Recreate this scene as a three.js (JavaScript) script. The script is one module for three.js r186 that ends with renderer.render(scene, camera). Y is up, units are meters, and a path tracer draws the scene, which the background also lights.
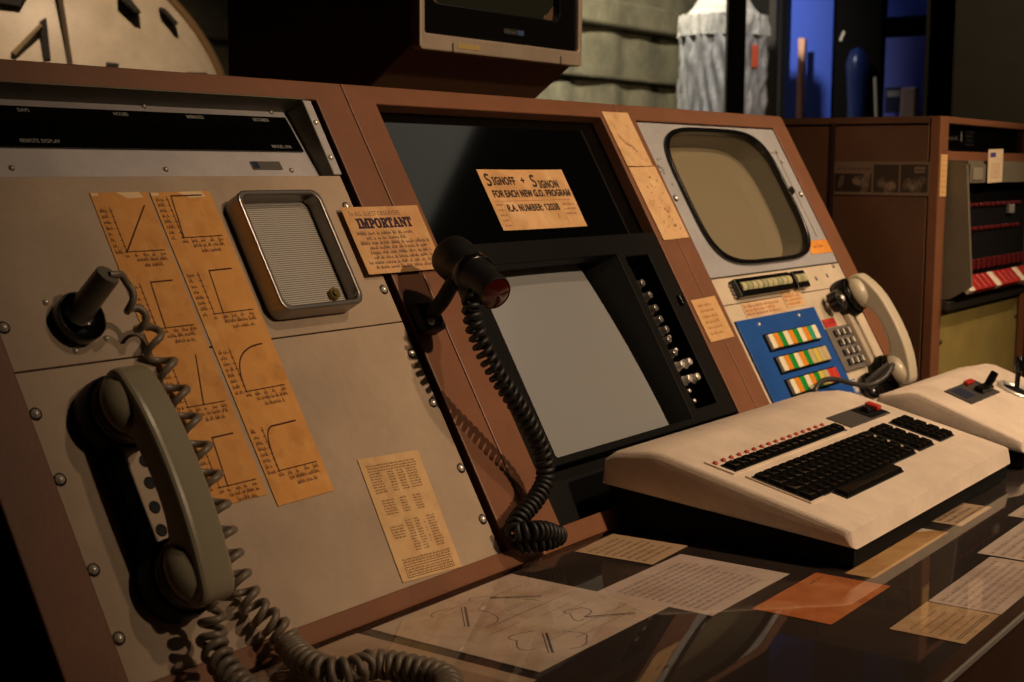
import * as THREE from 'three';
import { RoundedBoxGeometry } from 'three/addons/geometries/RoundedBoxGeometry.js';
import { RectAreaLightUniformsLib } from 'three/addons/lights/RectAreaLightUniformsLib.js';
import { mergeGeometries, mergeVertices, toCreasedNormals } from 'three/addons/utils/BufferGeometryUtils.js';

// ------------------------------------------------------------------ camera, light, exposure
const H = 0.74;                              // height of the desk top above the floor
const PHI = 0.5173;                          // the console faces lean back by 29.6 degrees
const scene = new THREE.Scene();
scene.background = new THREE.Color(0x000000);
const camera = new THREE.PerspectiveCamera(27.19, 1024 / 682, 0.05, 60);
{
  const right = new THREE.Vector3(0.58222, 0.0052, 0.81301), up = new THREE.Vector3(0.0967, 0.99244, -0.07559), back = new THREE.Vector3(-0.80726, 0.12263, 0.57732);
  camera.position.set(-1.1605, 0.4115 + H, 0.8224);
  camera.quaternion.setFromRotationMatrix(new THREE.Matrix4().makeBasis(right, up, back));
  camera.focus = 1.5; camera.userData.fStop = 10;
  camera.updateMatrixWorld();
}
const renderer = new THREE.WebGLRenderer({ antialias: true });
renderer.toneMapping = THREE.LinearToneMapping;
renderer.toneMappingExposure = 0.41;
renderer.shadowMap.enabled = true;
RectAreaLightUniformsLib.init();
const WARM = new THREE.Color().setRGB(1.0, 0.70, 0.445), PALE = new THREE.Color().setRGB(1.0, 0.9, 0.72), COOL = new THREE.Color().setRGB(0.9, 0.95, 1.0);
// ceiling spotlights out of view, placed for what they light: [position, aim, candela, colour, cone, what they light]
const SPOTS = [
  [[0.42, 2.92, 2.9], [0.72, 0.9, -0.02], 21, WARM, 0.39, 'aimed at the middle of the console'],
  [[0.45, 2.92, 1.25], [0.55, 0.9, 0.0], 4, WARM, 0.55, 'nearer the console, aimed at the desk'],
  [[1.95, 2.92, 1.4], [1.3, 0.9, 0.0], 8.5, WARM, 0.33, 'aimed at the joystick box'],
  [[0.55, 2.92, -1.1], [1.55, 1.25, -2.5], 9, WARM, 0.5, 'aimed at the white spacecraft model'],
  [[3.6, 2.92, -2.1], [5.3, 1.7, -3.5], 38, PALE, 0.8, 'aimed at the ribbed back wall'],
  [[3.55, 2.92, -1.0], [4.6, 1.6, -2.15], 5.5, COOL, 0.22, 'aimed at the foil wrapped drum'],
  [[3.3, 2.92, 0.4], [4.7, 1.6, -0.9], 9, WARM, 0.7, 'added as fill for the dark right wall'],  // added fill, lifts the ambient around the right wall
];

// ------------------------------------------------------------------ helpers
let seed = 12345;
const rnd = () => { seed = (seed * 1664525 + 1013904223) >>> 0; return seed / 4294967296; };
const V3 = (x, y, z) => new THREE.Vector3(x, y, z);
const taken = {};
function numbered(n) { const k = taken[n] = (taken[n] ?? -1) + 1; return k ? n + '_' + String(k).padStart(3, '0') : n; }
const NV = V3(0, Math.sin(PHI), Math.cos(PHI)), SV = V3(0, Math.cos(PHI), -Math.sin(PHI));
const P = (u, v, w = 0) => V3(u, H, 0).addScaledVector(SV, v).addScaledVector(NV, w);   // a point on (or off) the leaning console face
function thing(name, label, category, pos = [0, 0, 0], group) {
  const o = new THREE.Group(); o.name = numbered(name); o.position.set(...pos); scene.add(o);
  o.userData = { label, category }; if (group) o.userData.group = group; return o;
}
function mesh(name, geo, mat, parent, pos, rot) {
  const m = new THREE.Mesh(geo, mat); m.name = parent ? name : numbered(name); m.castShadow = m.receiveShadow = true;
  if (pos) m.position.set(...pos); if (rot) m.rotation.set(...rot);
  (parent ?? scene).add(m); return m;
}
function tag(o, label, category, group) { o.userData = { label, category }; if (group) o.userData.group = group; return o; }
function struct(name, geo, mat, pos, rot) { const m = mesh(name, geo, mat, null, pos, rot); m.userData.kind = 'structure'; return m; }
// a part on the leaning face: u, v, w are metres along, up and out of it
function onFace(name, geo, mat, parent, u, v, w = 0, extra = 0, roll = 0) {
  const p = P(u, v, w); if (parent) p.sub(parent.position);
  return mesh(name, geo, mat, parent, [p.x, p.y, p.z], [-PHI - extra, 0, roll]);
}
function uvM(g) {            // texture coordinates in metres, from the face's main direction
  g = g.index ? g.toNonIndexed() : g; g.computeVertexNormals ? 0 : 0;
  const p = g.attributes.position, n = g.attributes.normal, uv = new Float32Array(p.count * 2);
  for (let i = 0; i < p.count; i++) {
    const ax = Math.abs(n.getX(i)), ay = Math.abs(n.getY(i)), az = Math.abs(n.getZ(i));
    const [a, b] = ax > ay && ax > az ? [p.getZ(i), p.getY(i)] : ay > az ? [p.getX(i), p.getZ(i)] : [p.getX(i), p.getY(i)];
    uv[2 * i] = a; uv[2 * i + 1] = b;
  }
  g.setAttribute('uv', new THREE.BufferAttribute(uv, 2)); return g;
}
const box = (w, h, d, x = 0, y = 0, z = 0) => uvM(new THREE.BoxGeometry(w, h, d).translate(x, y, z));
const rbox = (w, h, d, r = 0.002, x = 0, y = 0, z = 0) => uvM(new RoundedBoxGeometry(w, h, d, 2, Math.min(r, w / 2.01, h / 2.01, d / 2.01)).translate(x, y, z));
const cyl = (r1, r2, h, seg = 24) => uvM(new THREE.CylinderGeometry(r1, r2, h, seg));
const cylZ = (r1, r2, h, seg = 24) => uvM(new THREE.CylinderGeometry(r1, r2, h, seg).rotateX(Math.PI / 2));   // axis along z, r1 at +z
const lathe = (pts, seg = 28) => uvM(new THREE.LatheGeometry(pts.map(([r, y]) => new THREE.Vector2(r, y)), seg));
const latheZ = (pts, seg = 28) => uvM(new THREE.LatheGeometry(pts.map(([r, y]) => new THREE.Vector2(r, y)), seg).rotateX(Math.PI / 2));
const merge = list => mergeGeometries(list.map(g => { g = g.index ? g.toNonIndexed() : g; if (!g.attributes.uv) uvM(g); for (const k of Object.keys(g.attributes)) if (!['position', 'normal', 'uv'].includes(k)) g.deleteAttribute(k); return g; }));
function rrShape(w, h, r, cx = 0, cy = 0, cls = THREE.Shape) {
  const s = new cls(), x = cx - w / 2, y = cy - h / 2;
  s.moveTo(x + r, y); s.lineTo(x + w - r, y); s.absarc(x + w - r, y + r, r, -Math.PI / 2, 0);
  s.lineTo(x + w, y + h - r); s.absarc(x + w - r, y + h - r, r, 0, Math.PI / 2);
  s.lineTo(x + r, y + h); s.absarc(x + r, y + h - r, r, Math.PI / 2, Math.PI);
  s.lineTo(x, y + r); s.absarc(x + r, y + r, r, Math.PI, Math.PI * 1.5); return s;
}
const extrude = (shape, depth, bevel = 0.001, seg = 2, curve = 8) => new THREE.ExtrudeGeometry(shape, { depth: depth - 2 * bevel, bevelEnabled: bevel > 0, bevelSize: bevel, bevelThickness: bevel, bevelOffset: -bevel, bevelSegments: seg, curveSegments: curve }).translate(0, 0, bevel);
const poly = pts => new THREE.Shape(pts.map(([x, y]) => new THREE.Vector2(x, y)));
const tube = (pts, r, seg = 60, rad = 8, closed = false) => new THREE.TubeGeometry(new THREE.CatmullRomCurve3(pts.map(p => p.isVector3 ? p : V3(...p)), closed, 'centripetal'), seg, r, rad, closed);
// a coiled cord along a path: straight leads at both ends, coils between
class Coil extends THREE.Curve {
  constructor(path, radius, dens, lead0 = 0.02, lead1 = 0.02) { super(); Object.assign(this, { path, radius, lead0, lead1 });
    const cum = [0]; for (let i = 1; i < dens.length; i++) cum.push(cum[i - 1] + (dens[i][0] - dens[i - 1][0]) * (dens[i][1] + dens[i - 1][1]) / 2); this.turns = cum[cum.length - 1];
    this.phase = t => { let i = 1; while (i < dens.length - 1 && t > dens[i][0]) i++; const [a, p] = dens[i - 1], [b, q] = dens[i], k = (t - a); return cum[i - 1] + k * p + k * k * (q - p) / (b - a) / 2; }; const N = 500; this.fr = path.computeFrenetFrames(N, false); this.N = N; }
  getPoint(t, out = new THREE.Vector3()) {
    const p = this.path.getPointAt(t), i = Math.min(this.N, Math.round(t * this.N)), a = this.phase(t) * Math.PI * 2;
    const e = Math.min(1, t / this.lead0, (1 - t) / this.lead1), r = this.radius * Math.max(0, e);
    return out.copy(p).addScaledVector(this.fr.normals[i], r * Math.cos(a)).addScaledVector(this.fr.binormals[i], r * Math.sin(a));
  }
}
function coil(pts, radius, wire, dens, lead0, lead1) {     // dens: [part of the path, turns per whole path there]
  const path = new THREE.CatmullRomCurve3(pts, false, 'centripetal'); path.arcLengthDivisions = 800;
  const c = new Coil(path, radius, dens, lead0, lead1);
  const n = Math.round(c.turns * 20), q = []; for (let i = 0; i <= n; i++) q.push(c.getPoint(i / n));
  const cv = new THREE.CatmullRomCurve3(q); cv.getPointAt = cv.getPoint; cv.getTangentAt = cv.getTangent;
  return new THREE.TubeGeometry(cv, n, wire, 7, false);
}

// ------------------------------------------------------------------ textures
function noiseTex(size, octs, lo, hi, s0) {
  const old = seed; seed = s0; const d = new Float32Array(size * size);
  let amp = 1, tot = 0;
  for (const n of octs) {
    const g = Array.from({ length: n * n }, rnd);
    for (let y = 0; y < size; y++) for (let x = 0; x < size; x++) {
      const fx = x / size * n, fy = y / size * n, ix = fx | 0, iy = fy | 0; let tx = fx - ix, ty = fy - iy; tx = tx * tx * (3 - 2 * tx); ty = ty * ty * (3 - 2 * ty);
      const a = g[iy * n + ix], b = g[iy * n + (ix + 1) % n], c = g[(iy + 1) % n * n + ix], e = g[(iy + 1) % n * n + (ix + 1) % n];
      d[y * size + x] += amp * ((a + (b - a) * tx) * (1 - ty) + (c + (e - c) * tx) * ty);
    }
    tot += amp; amp *= 0.7;
  }
  const o = new Uint8Array(size * size * 4);
  for (let i = 0; i < size * size; i++) { const v = Math.round(255 * (lo + (hi - lo) * d[i] / tot)); o[4 * i] = o[4 * i + 1] = o[4 * i + 2] = v; o[4 * i + 3] = 255; }
  const t = new THREE.DataTexture(o, size, size); t.magFilter = THREE.LinearFilter; t.minFilter = THREE.LinearMipmapLinearFilter; t.generateMipmaps = true; t.wrapS = t.wrapT = THREE.RepeatWrapping; t.needsUpdate = true; seed = old; return t;
}
const grain = noiseTex(256, [6, 14, 40, 110], 0.84, 1.0, 7); grain.colorSpace = THREE.SRGBColorSpace; grain.repeat.set(2.6, 2.6);
const relief = noiseTex(256, [30, 90, 128], 0, 1, 21); relief.repeat.set(9, 9);
const patchy = noiseTex(256, [4, 9, 22, 60], 0.55, 1.0, 33); patchy.colorSpace = THREE.SRGBColorSpace; patchy.repeat.set(1.4, 1.4);
function M(color, rough = 0.6, metal = 0, o = {}) {
  const { phys, ...rest } = o; const C = phys || 'clearcoat' in o || 'transmission' in o ? THREE.MeshPhysicalMaterial : THREE.MeshStandardMaterial;
  return new C({ color, roughness: rough, metalness: metal, ...rest });
}
function canvas(w, h, draw) {
  const c = document.createElement('canvas'); c.width = w; c.height = h; const g = c.getContext('2d'); draw(g, w, h);
  const t = new THREE.CanvasTexture(c); t.colorSpace = THREE.SRGBColorSpace; t.anisotropy = 8; return t;
}
function paperFill(g, w, h, base, n = 160, dark = 0.05) {       // paper with blotches, fibres and foxing
  g.fillStyle = base; g.fillRect(0, 0, w, h);
  for (let i = 0; i < n; i++) { g.fillStyle = rnd() < 0.5 ? `rgba(90,45,10,${dark * rnd()})` : `rgba(255,235,190,${dark * rnd()})`; const r = (0.02 + 0.12 * rnd()) * w; g.beginPath(); g.ellipse(rnd() * w, rnd() * h, r, r * (0.4 + rnd()), rnd() * 3, 0, 7); g.fill(); }
}
function scribble(g, x0, y, x1, size, ink, gap = 0.12) {          // a line of small handwriting, too small in the photograph to read
  g.strokeStyle = ink; g.lineWidth = Math.max(1, size * 0.13); let x = x0;
  while (x < x1 - size * 0.4) {
    const n = 2 + Math.floor(rnd() * 6);
    g.beginPath(); g.moveTo(x, y);
    for (let k = 0; k < n && x < x1; k++) { const s = size * (0.35 + 0.25 * rnd()); g.lineTo(x + s * 0.25, y - size * (0.45 + 0.45 * rnd())); g.lineTo(x + s * 0.6, y - size * 0.15 * rnd()); g.lineTo(x + s, y - size * 0.4 * rnd()); x += s; }
    g.stroke(); x += size * (0.3 + gap);
  }
}
const paperMat = (tex, rough = 0.85) => M(0xffffff, rough, 0, { map: tex });

// ------------------------------------------------------------------ materials
const gm = { map: grain, bumpMap: relief, bumpScale: 0.00015 };
const brown = M(0x805236, 0.5, 0, gm), darkBrown = M(0x5a3320, 0.5, 0, gm);
const beige = M(0xb6a088, 0.5, 0, gm), cream = M(0xd9c8ae, 0.5, 0, gm), keyCream = M(0xf0ddc8, 0.52, 0, { map: grain, bumpMap: relief, bumpScale: 0.0003 });
const blackPaint = M(0x0d0c0b, 0.5, 0, { ...gm, phys: true, specularIntensity: 0.5 }), blackMatt = M(0x080808, 0.8, 0, { phys: true, specularIntensity: 0.3 }), blackGloss = M(0x0b0b0b, 0.22);
const charcoal = M(0x0d0c0b, 0.6, 0, { ...gm, phys: true, specularIntensity: 0.3 }), deep = M(0x050505, 0.8);
const alu = M(0xc6c2c4, 0.42, 0.2, { map: grain }), chrome = M(0xe8e2d8, 0.28, 0.55), satin = M(0xa09a92, 0.4, 0.5);
const oliveMetal = M(0x6a6450, 0.5, 0.1, gm);
const handsetMat = M(0x99917a, 0.3, 0, { bumpMap: relief, bumpScale: 0.00005 }), handsetPale = M(0xc2b79f, 0.3), cordGrey = M(0x7d7264, 0.38), cordBlack = M(0x070606, 0.55);
const screwDark = M(0x3a342c, 0.35, 0.8), brass = M(0x7d6a3a, 0.35, 0.8);

// ------------------------------------------------------------------ the room
const carpet = M(0x8c8268, 0.95, 0, { map: patchy, bumpMap: relief, bumpScale: 0.004 });
const darkWall = M(0x2b2a20, 0.9, 0, { map: grain }), blackWall = M(0x1a1815, 0.9, 0, { map: grain });
struct('floor', box(13, 0.2, 9, 1.5, -0.1, 0.2), carpet);
struct('ceiling', box(13, 0.2, 9, 1.5, 3.3, 0.2), blackWall);
struct('wall_left', box(0.2, 3.4, 9, -4.9, 1.6, 0.2), blackWall);
struct('wall_front', box(13, 3.4, 0.2, 1.5, 1.6, 4.6), blackWall);
struct('wall_right', box(0.12, 3.2, 5.75, 4.76, 1.6, 1.63), darkWall);
struct('wall_alcove', merge([box(0.2, 3.4, 3.6, 7.0, 1.6, -2.5), box(2.4, 3.4, 0.12, 5.9, 1.6, -1.2)]), blackWall);
{
  // ribbed plaster wall behind: shallow vertical ribs and two horizontal ledges, modelled
  const g = new THREE.PlaneGeometry(12, 3.4, 480, 60), p = g.attributes.position; const old = seed; seed = 99;
  const ph = Array.from({ length: 40 }, () => [rnd() * 6.28, 3 + rnd() * 22, 0.004 + 0.012 * rnd(), rnd() * 2 - 1]);
  for (let i = 0; i < p.count; i++) { const x = p.getX(i), y = p.getY(i); let z = 0; for (const [a, f, m, k] of ph) z += m * Math.sin(x * f + a + k * y * 1.5) / (1 + f * 0.06); p.setZ(i, z * 0.35); }
  seed = old; g.computeVertexNormals();
  struct('wall_back', merge([uvM(g.translate(1.4, 1.7, -3.52)), box(12, 3.4, 0.2, 1.4, 1.7, -3.7)]), M(0x9a9478, 0.85, 0, { map: patchy }));
  struct('trim_1', rbox(12, 0.16, 0.08, 0.03, 1.4, 2.02, -3.485), M(0x9a9478, 0.8, 0, { map: patchy }));
  struct('trim_2', rbox(12, 0.02, 0.05, 0.008, 1.4, 1.66, -3.495), M(0x7d775f, 0.8, 0, { map: patchy }));
}

// ------------------------------------------------------------------ console bays
const screwGeo = latheZ([[0, 0.0042], [0.0022, 0.0038], [0.0042, 0.0022], [0.005, 0.0005], [0.005, 0], [0, 0]].reverse(), 16);
const washerGeo = latheZ([[0.0065, 0], [0.0065, 0.0012], [0.0045, 0.0016], [0, 0.0016]], 16);
function screw(parent, u, v, w, mat = chrome, s = 1) { const m = onFace('screw', screwGeo, mat, parent, u, v, w); m.scale.setScalar(s); const q = mesh('washer', washerGeo, screwDark, m); return m; }
const SL = 0.5807;
function bay(name, label, u0, u1, hole, u0o, u1o) {
  const b = thing(name, label, 'console', [(u0 + u1) / 2, 0, -0.43]);
  const f = b.position, t = P(0, SL, -0.018), lo = P(0, 0, -0.018);
  const prof = poly([[-0.045, 0.0], [-0.045, H - 0.03], [lo.z, H - 0.03], [lo.z, lo.y], [t.z, t.y], [-0.84, t.y], [-0.84, 0]]);
  const side = x => { const g = new THREE.ExtrudeGeometry(prof, { depth: 0.016, bevelEnabled: false }); g.rotateY(-Math.PI / 2); return g.translate(x + 0.016, 0, 0); };
  const sides = [side(u0 + 0.0005), side(u1 - 0.0165)];
  const g = merge([...sides, box(u1 - u0 - 0.034, 0.016, t.z + 0.84, (u0 + u1) / 2, t.y - 0.008, (t.z - 0.84) / 2), box(u1 - u0 - 0.034, t.y - 0.02, 0.014, (u0 + u1) / 2, t.y / 2, -0.832), box(u1 - u0 - 0.034, H - 0.04, 0.014, (u0 + u1) / 2, (H - 0.04) / 2, -0.06)]);
  mesh('cabinet_body', g.translate(-f.x, -f.y, -f.z), darkBrown, b);
  const s = poly([[u0, 0.0005], [u1, 0.0005], [u1, SL], [u0, SL]]);
  const h = new THREE.Path([[u0o, hole[0]], [u0o, hole[1]], [u1o, hole[1]], [u1o, hole[0]]].map(a => new THREE.Vector2(...a))); s.holes.push(h);
  onFace('face_frame', extrude(s, 0.018, 0.0015, 2).translate(0, 0, -0.018), brown, b, 0, 0, 0);
  return b;
}
const bayA = bay('console_bay', 'brown console bay with beige rack panels, speaker and dark time display', -0.542, 0.0508, [0.0195, 0.557], -0.49, 0);
const bayB = bay('console_bay', 'brown console bay with black hooded monitor and dark glass panel', 0.0523, 0.6443, [0.0235, 0.556], 0.1, 0.5925);
const bayC = bay('console_bay', 'brown console bay with rounded screen, blue button panel and keypad', 0.6458, 1.225, [0.02, 0.5545], 0.69, 1.167);

// ---- left bay: rack panels, screws
onFace('lower_panel', rbox(0.4815, 0.2655, 0.004, 0.0008), beige, bayA, -0.2525, 0.152, -0.004);
onFace('upper_panel', rbox(0.4815, 0.1765, 0.004, 0.0008), beige, bayA, -0.2525, 0.3742, -0.004);
onFace('panel_backing', box(0.53, 0.55, 0.004), deep, bayA, -0.245, 0.285, -0.06);
for (const v of [0.3247, 0.2486, 0.192, 0.1157, 0.0592]) screw(bayA, -0.4845, v, -0.002, chrome, 0.85);
for (const [u, v] of [[-0.0235, 0.4242], [-0.0205, 0.3239], [-0.0195, 0.2481], [-0.019, 0.1908], [-0.019, 0.1157], [-0.019, 0.058]]) screw(bayA, u, v, -0.002, chrome, 0.85);
// ---- left bay: time display
{
  const a = 0.12, wb = -0.017;
  const face = onFace('display_unit', rbox(0.446, 0.094, 0.004, 0.001, 0, 0.0465, -0.002), alu, bayA, -0.2475, 0.4655, wb, a);
  face.userData.label = 'aluminium time display face';
  mesh('display_window', new THREE.BoxGeometry(0.43, 0.046, 0.003), new THREE.MeshPhysicalMaterial({ color: 0xffffff, roughness: 0.15, map: canvas(1720, 184, (g, w, h) => {
    g.fillStyle = '#040404'; g.fillRect(0, 0, w, h); g.fillStyle = '#b9b9b2'; g.font = '22px sans-serif'; g.textAlign = 'center';
    for (const [u, s] of [[-0.3678, 'DAYS'], [-0.2584, 'HOURS'], [-0.164, 'MINUTES'], [-0.072, 'SECONDS']]) g.fillText(s, (u + 0.462) / 0.43 * w, 26);
    g.fillText('REMOTE DISPLAY', (-0.366 + 0.462) / 0.43 * w, h - 20); g.fillText('MODEL 09A', (-0.062 + 0.462) / 0.43 * w, h - 16);
  }) }), face, [0.0005, 0.0595, 0.0008]);
  const bg = new THREE.BoxGeometry(0.043, 0.0105, 0.0015);
  mesh('badge', rbox(0.043, 0.0105, 0.0015, 0.0006), M(0x77726b, 0.35, 0.6), face, [0.1495, 0.0185, 0.0005]).add(Object.assign(new THREE.Mesh(rbox(0.009, 0.0085, 0.001, 0.0004, -0.016, 0, 0.0008), M(0x1d2740, 0.4)), { name: 'badge_emblem', castShadow: true, receiveShadow: true }));
  for (const [x, y] of [[-0.16, 0.0147], [0.0115, 0.0135], [0.183, 0.0125], [0.025, 0.0905], [0.2, 0.0905]]) { const m = mesh('screw', screwGeo, satin, face, [x, y, 0]); m.scale.setScalar(0.62); }
  onFace('chassis', merge([box(0.46, 0.0015, 0.045, 0, 0.0465, -0.0225), box(0.0015, 0.094, 0.045, 0.2245, 0, -0.0225), box(0.46, 0.094, 0.0015, 0, 0, -0.046)]), oliveMetal, bayA, -0.2475, 0.5105, 0);
  const ear = onFace('rack_ear', rbox(0.0135, 0.0925, 0.003, 0.0006), alu, bayA, -0.0165, 0.5095, -0.002);
  for (const y of [0.018, -0.0255]) mesh('screw', screwGeo, chrome, ear, [-0.0005, y, 0.0015]).scale.setScalar(0.75);
}
// ---- left bay: speaker
{
  const s = rrShape(0.1175, 0.1316, 0.013); s.holes.push(rrShape(0.1055, 0.1196, 0.009, 0, 0, THREE.Path));
  const sp = onFace('speaker_rim', extrude(s, 0.023, 0.0018, 3, 8), M(0x8c8680, 0.3, 0.85), bayA, -0.1405, 0.3685, -0.002);
  sp.userData.label = 'chrome rim of the square speaker';
  const dots = canvas(512, 580, (g, w, h) => { g.fillStyle = '#c4beb4'; g.fillRect(0, 0, w, h); g.fillStyle = '#1b1815'; const n = 46, st = w / n; for (let j = 0; j * st < h; j++) for (let i = 0; i < n; i++) { g.beginPath(); g.arc((i + 0.5) * st, (j + 0.5) * st, st * 0.31, 0, 7); g.fill(); } });
  mesh('speaker_grille', new THREE.BoxGeometry(0.106, 0.12, 0.002), M(0xffffff, 0.4, 0.35, { map: dots }), sp, [0, 0, 0.0045]);
  mesh('screw', screwGeo, satin, sp, [-0.043, -0.05, 0.0055]).scale.setScalar(0.9);
  mesh('terminal_nut', merge([cylZ(0.007, 0.007, 0.005, 6), cylZ(0.004, 0.004, 0.009, 12)]), brass, sp, [0.034, -0.047, 0.008]);
}
// ---- left bay: cord holder and handset cradle
{
  const c = onFace('cord_holder', latheZ([[0, 0.004], [0.012, 0.003], [0.018, 0.0075], [0.0205, 0.0125], [0.0225, 0.012], [0.022, 0.002], [0.019, -0.002], [0, -0.002]].reverse(), 32), blackGloss, bayA, -0.418, 0.3225, 0);
  c.userData.label = 'black cup with grey cord arm';
  const a = V3(0, 0.003, 0.004), b = V3(0.009, 0.019, 0.05), d = b.clone().sub(a);
  const arm = mesh('arm', cyl(0.0105, 0.0115, d.length(), 8), M(0x6e685c, 0.4), c, a.clone().add(b).multiplyScalar(0.5).toArray()); arm.quaternion.setFromUnitVectors(V3(0, 1, 0), d.clone().normalize());
  for (const [x, y] of [[-0.019, 0.021], [-0.008, -0.025], [0.027, -0.017]]) { const m = mesh('screw', screwGeo, chrome, c, [x, y, -0.002]); m.scale.setScalar(0.62); }
  for (const [u, v] of [[-0.4, 0.1929], [-0.3855, 0.1916], [-0.4035, 0.1735], [-0.389, 0.1725], [-0.4075, 0.1526], [-0.3925, 0.1519], [-0.4095, 0.1325], [-0.3955, 0.1315]]) onFace('sound_hole', latheZ([[0, 0.0003], [0.0042, 0.0003], [0.005, 0.0012], [0.0056, 0.0003], [0.0056, 0]].reverse(), 14), deep, bayA, u, v, -0.0019);
}
function cradle(parent, u, v, barMat, cupMat, barU = 0) {
  const c = onFace('handset_cradle', merge([rbox(0.02, 0.14, 0.012, 0.004, barU, 0, 0.006)]), barMat, parent, u, v, -0.002);
  for (const s of [-1, 1]) mesh('cradle_cup', latheZ([[0, 0], [0.033, 0], [0.0345, 0.01], [0.033, 0.022], [0.031, 0.022], [0.029, 0.012], [0, 0.012]], 28), cupMat, c, [0, s * 0.072, 0.0005]);
  return c;
}
cradle(bayA, -0.422, 0.16, blackPaint, blackPaint, -0.013).userData.label = 'black handset cradle';

// ---- middle bay
{
  onFace('bay_backing', box(0.52, 0.56, 0.004), deep, bayB, 0.346, 0.288, -0.13);
  onFace('glass_panel', rbox(0.51, 0.19, 0.004, 0.001), new THREE.MeshPhysicalMaterial({ color: 0x060706, roughness: 0.07, clearcoat: 0.6, clearcoatRoughness: 0.05 }), bayB, 0.346, 0.468, -0.022).userData.label = 'black glass panel';
  const s = poly([[0.094, 0.0885], [0.598, 0.0885], [0.598, 0.371], [0.094, 0.371]]);
  s.holes.push(rrShape(0.322, 0.243, 0.004, 0.311, 0.2195, THREE.Path), rrShape(0.062, 0.228, 0.003, 0.521, 0.2225, THREE.Path));
  const mon = onFace('monitor_bezel', extrude(s, 0.02, 0.0015).translate(0, 0, -0.02), charcoal, bayB, 0, 0, -0.003);
  mon.userData.label = 'charcoal monitor front';
  // hood tapering in to the tube
  const hood = []; const fr = [[0.15, 0.098], [0.472, 0.098], [0.472, 0.341], [0.15, 0.341]], bk = [[0.158, 0.093], [0.452, 0.093], [0.452, 0.36], [0.158, 0.36]];
  const hp = [], add = (...q) => hp.push(...q);
  for (let i = 0; i < 4; i++) { const j = (i + 1) % 4, A = [...fr[i], -0.004], B = [...fr[j], -0.004], Cc = [...bk[j], -0.075], D = [...bk[i], -0.075]; add(...A, ...B, ...Cc, ...A, ...Cc, ...D); }
  const hg = new THREE.BufferGeometry(); hg.setAttribute('position', new THREE.Float32BufferAttribute(hp, 3)); hg.computeVertexNormals();
  onFace('monitor_hood', uvM(hg), M(0x0c0c0b, 0.55, 0, { side: THREE.DoubleSide }), bayB, 0, 0, 0);
  // tube face: barrel outline, bulging
  onFace('monitor_screen', tubeFace(0.292, 0.272, 0.009, 0.004, 0.05), M(0x8a8c8c, 0.22, 0, { clearcoat: 0.5, clearcoatRoughness: 0.12 }), bayB, 0.2975, 0.222, -0.036, 0.1).userData.label = 'pale grey picture tube';
  onFace('control_slot', merge([box(0.064, 0.23, 0.002, 0, 0, -0.034), box(0.002, 0.23, 0.034, -0.032, 0, -0.017), box(0.002, 0.23, 0.034, 0.032, 0, -0.017), box(0.064, 0.002, 0.034, 0, 0.115, -0.017), box(0.064, 0.002, 0.034, 0, -0.115, -0.017)]), blackMatt, bayB, 0.521, 0.2225, -0.004);
  const knob = latheZ([[0, 0.014], [0.005, 0.0135], [0.0062, 0.012], [0.0066, 0.004], [0.0085, 0.002], [0.0085, 0], [0, 0]].reverse(), 18), stud = latheZ([[0, 0.008], [0.003, 0.0075], [0.0038, 0.006], [0.0038, 0], [0, 0]].reverse(), 12);
  for (const [u, v, big] of [[0.5085, 0.297, 1], [0.513, 0.278, 1], [0.512, 0.2585, 1], [0.512, 0.2415, 1], [0.515, 0.226, 1], [0.509, 0.211, 1], [0.509, 0.1915, 1], [0.5135, 0.173, 2], [0.536, 0.1745, 2], [0.515, 0.1515, 2], [0.5385, 0.1515, 2], [0.51, 0.136, 0], [0.511, 0.121, 0], [0.5225, 0.2155, 0], [0.5245, 0.196, 0]]) onFace('knob', big ? knob : stud, big === 2 ? chrome : big ? M(0x8a8680, 0.25, 0.6) : chrome, bayB, u, v, -0.016).scale.setScalar(big ? 0.85 : 0.8);
  onFace('blank_panel', rbox(0.5, 0.066, 0.003, 0.001), blackPaint, bayB, 0.346, 0.0555, -0.03);
  onFace('side_catch', rbox(0.012, 0.016, 0.008, 0.003), blackGloss, bayB, 0.579, 0.262, -0.001);
}
function tubeFace(w, h, bulge, kx, ky, n = 32) {
  const g = new THREE.PlaneGeometry(2, 2, n, n), p = g.attributes.position;
  for (let i = 0; i < p.count; i++) { const s = p.getX(i), t = p.getY(i); p.setXYZ(i, w / 2 * s * (1 - kx * t * t), h / 2 * t * (1 - ky * s * s), bulge * (1 - (s * s + t * t) / 2)); }
  g.computeVertexNormals(); return uvM(g);
}
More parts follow.
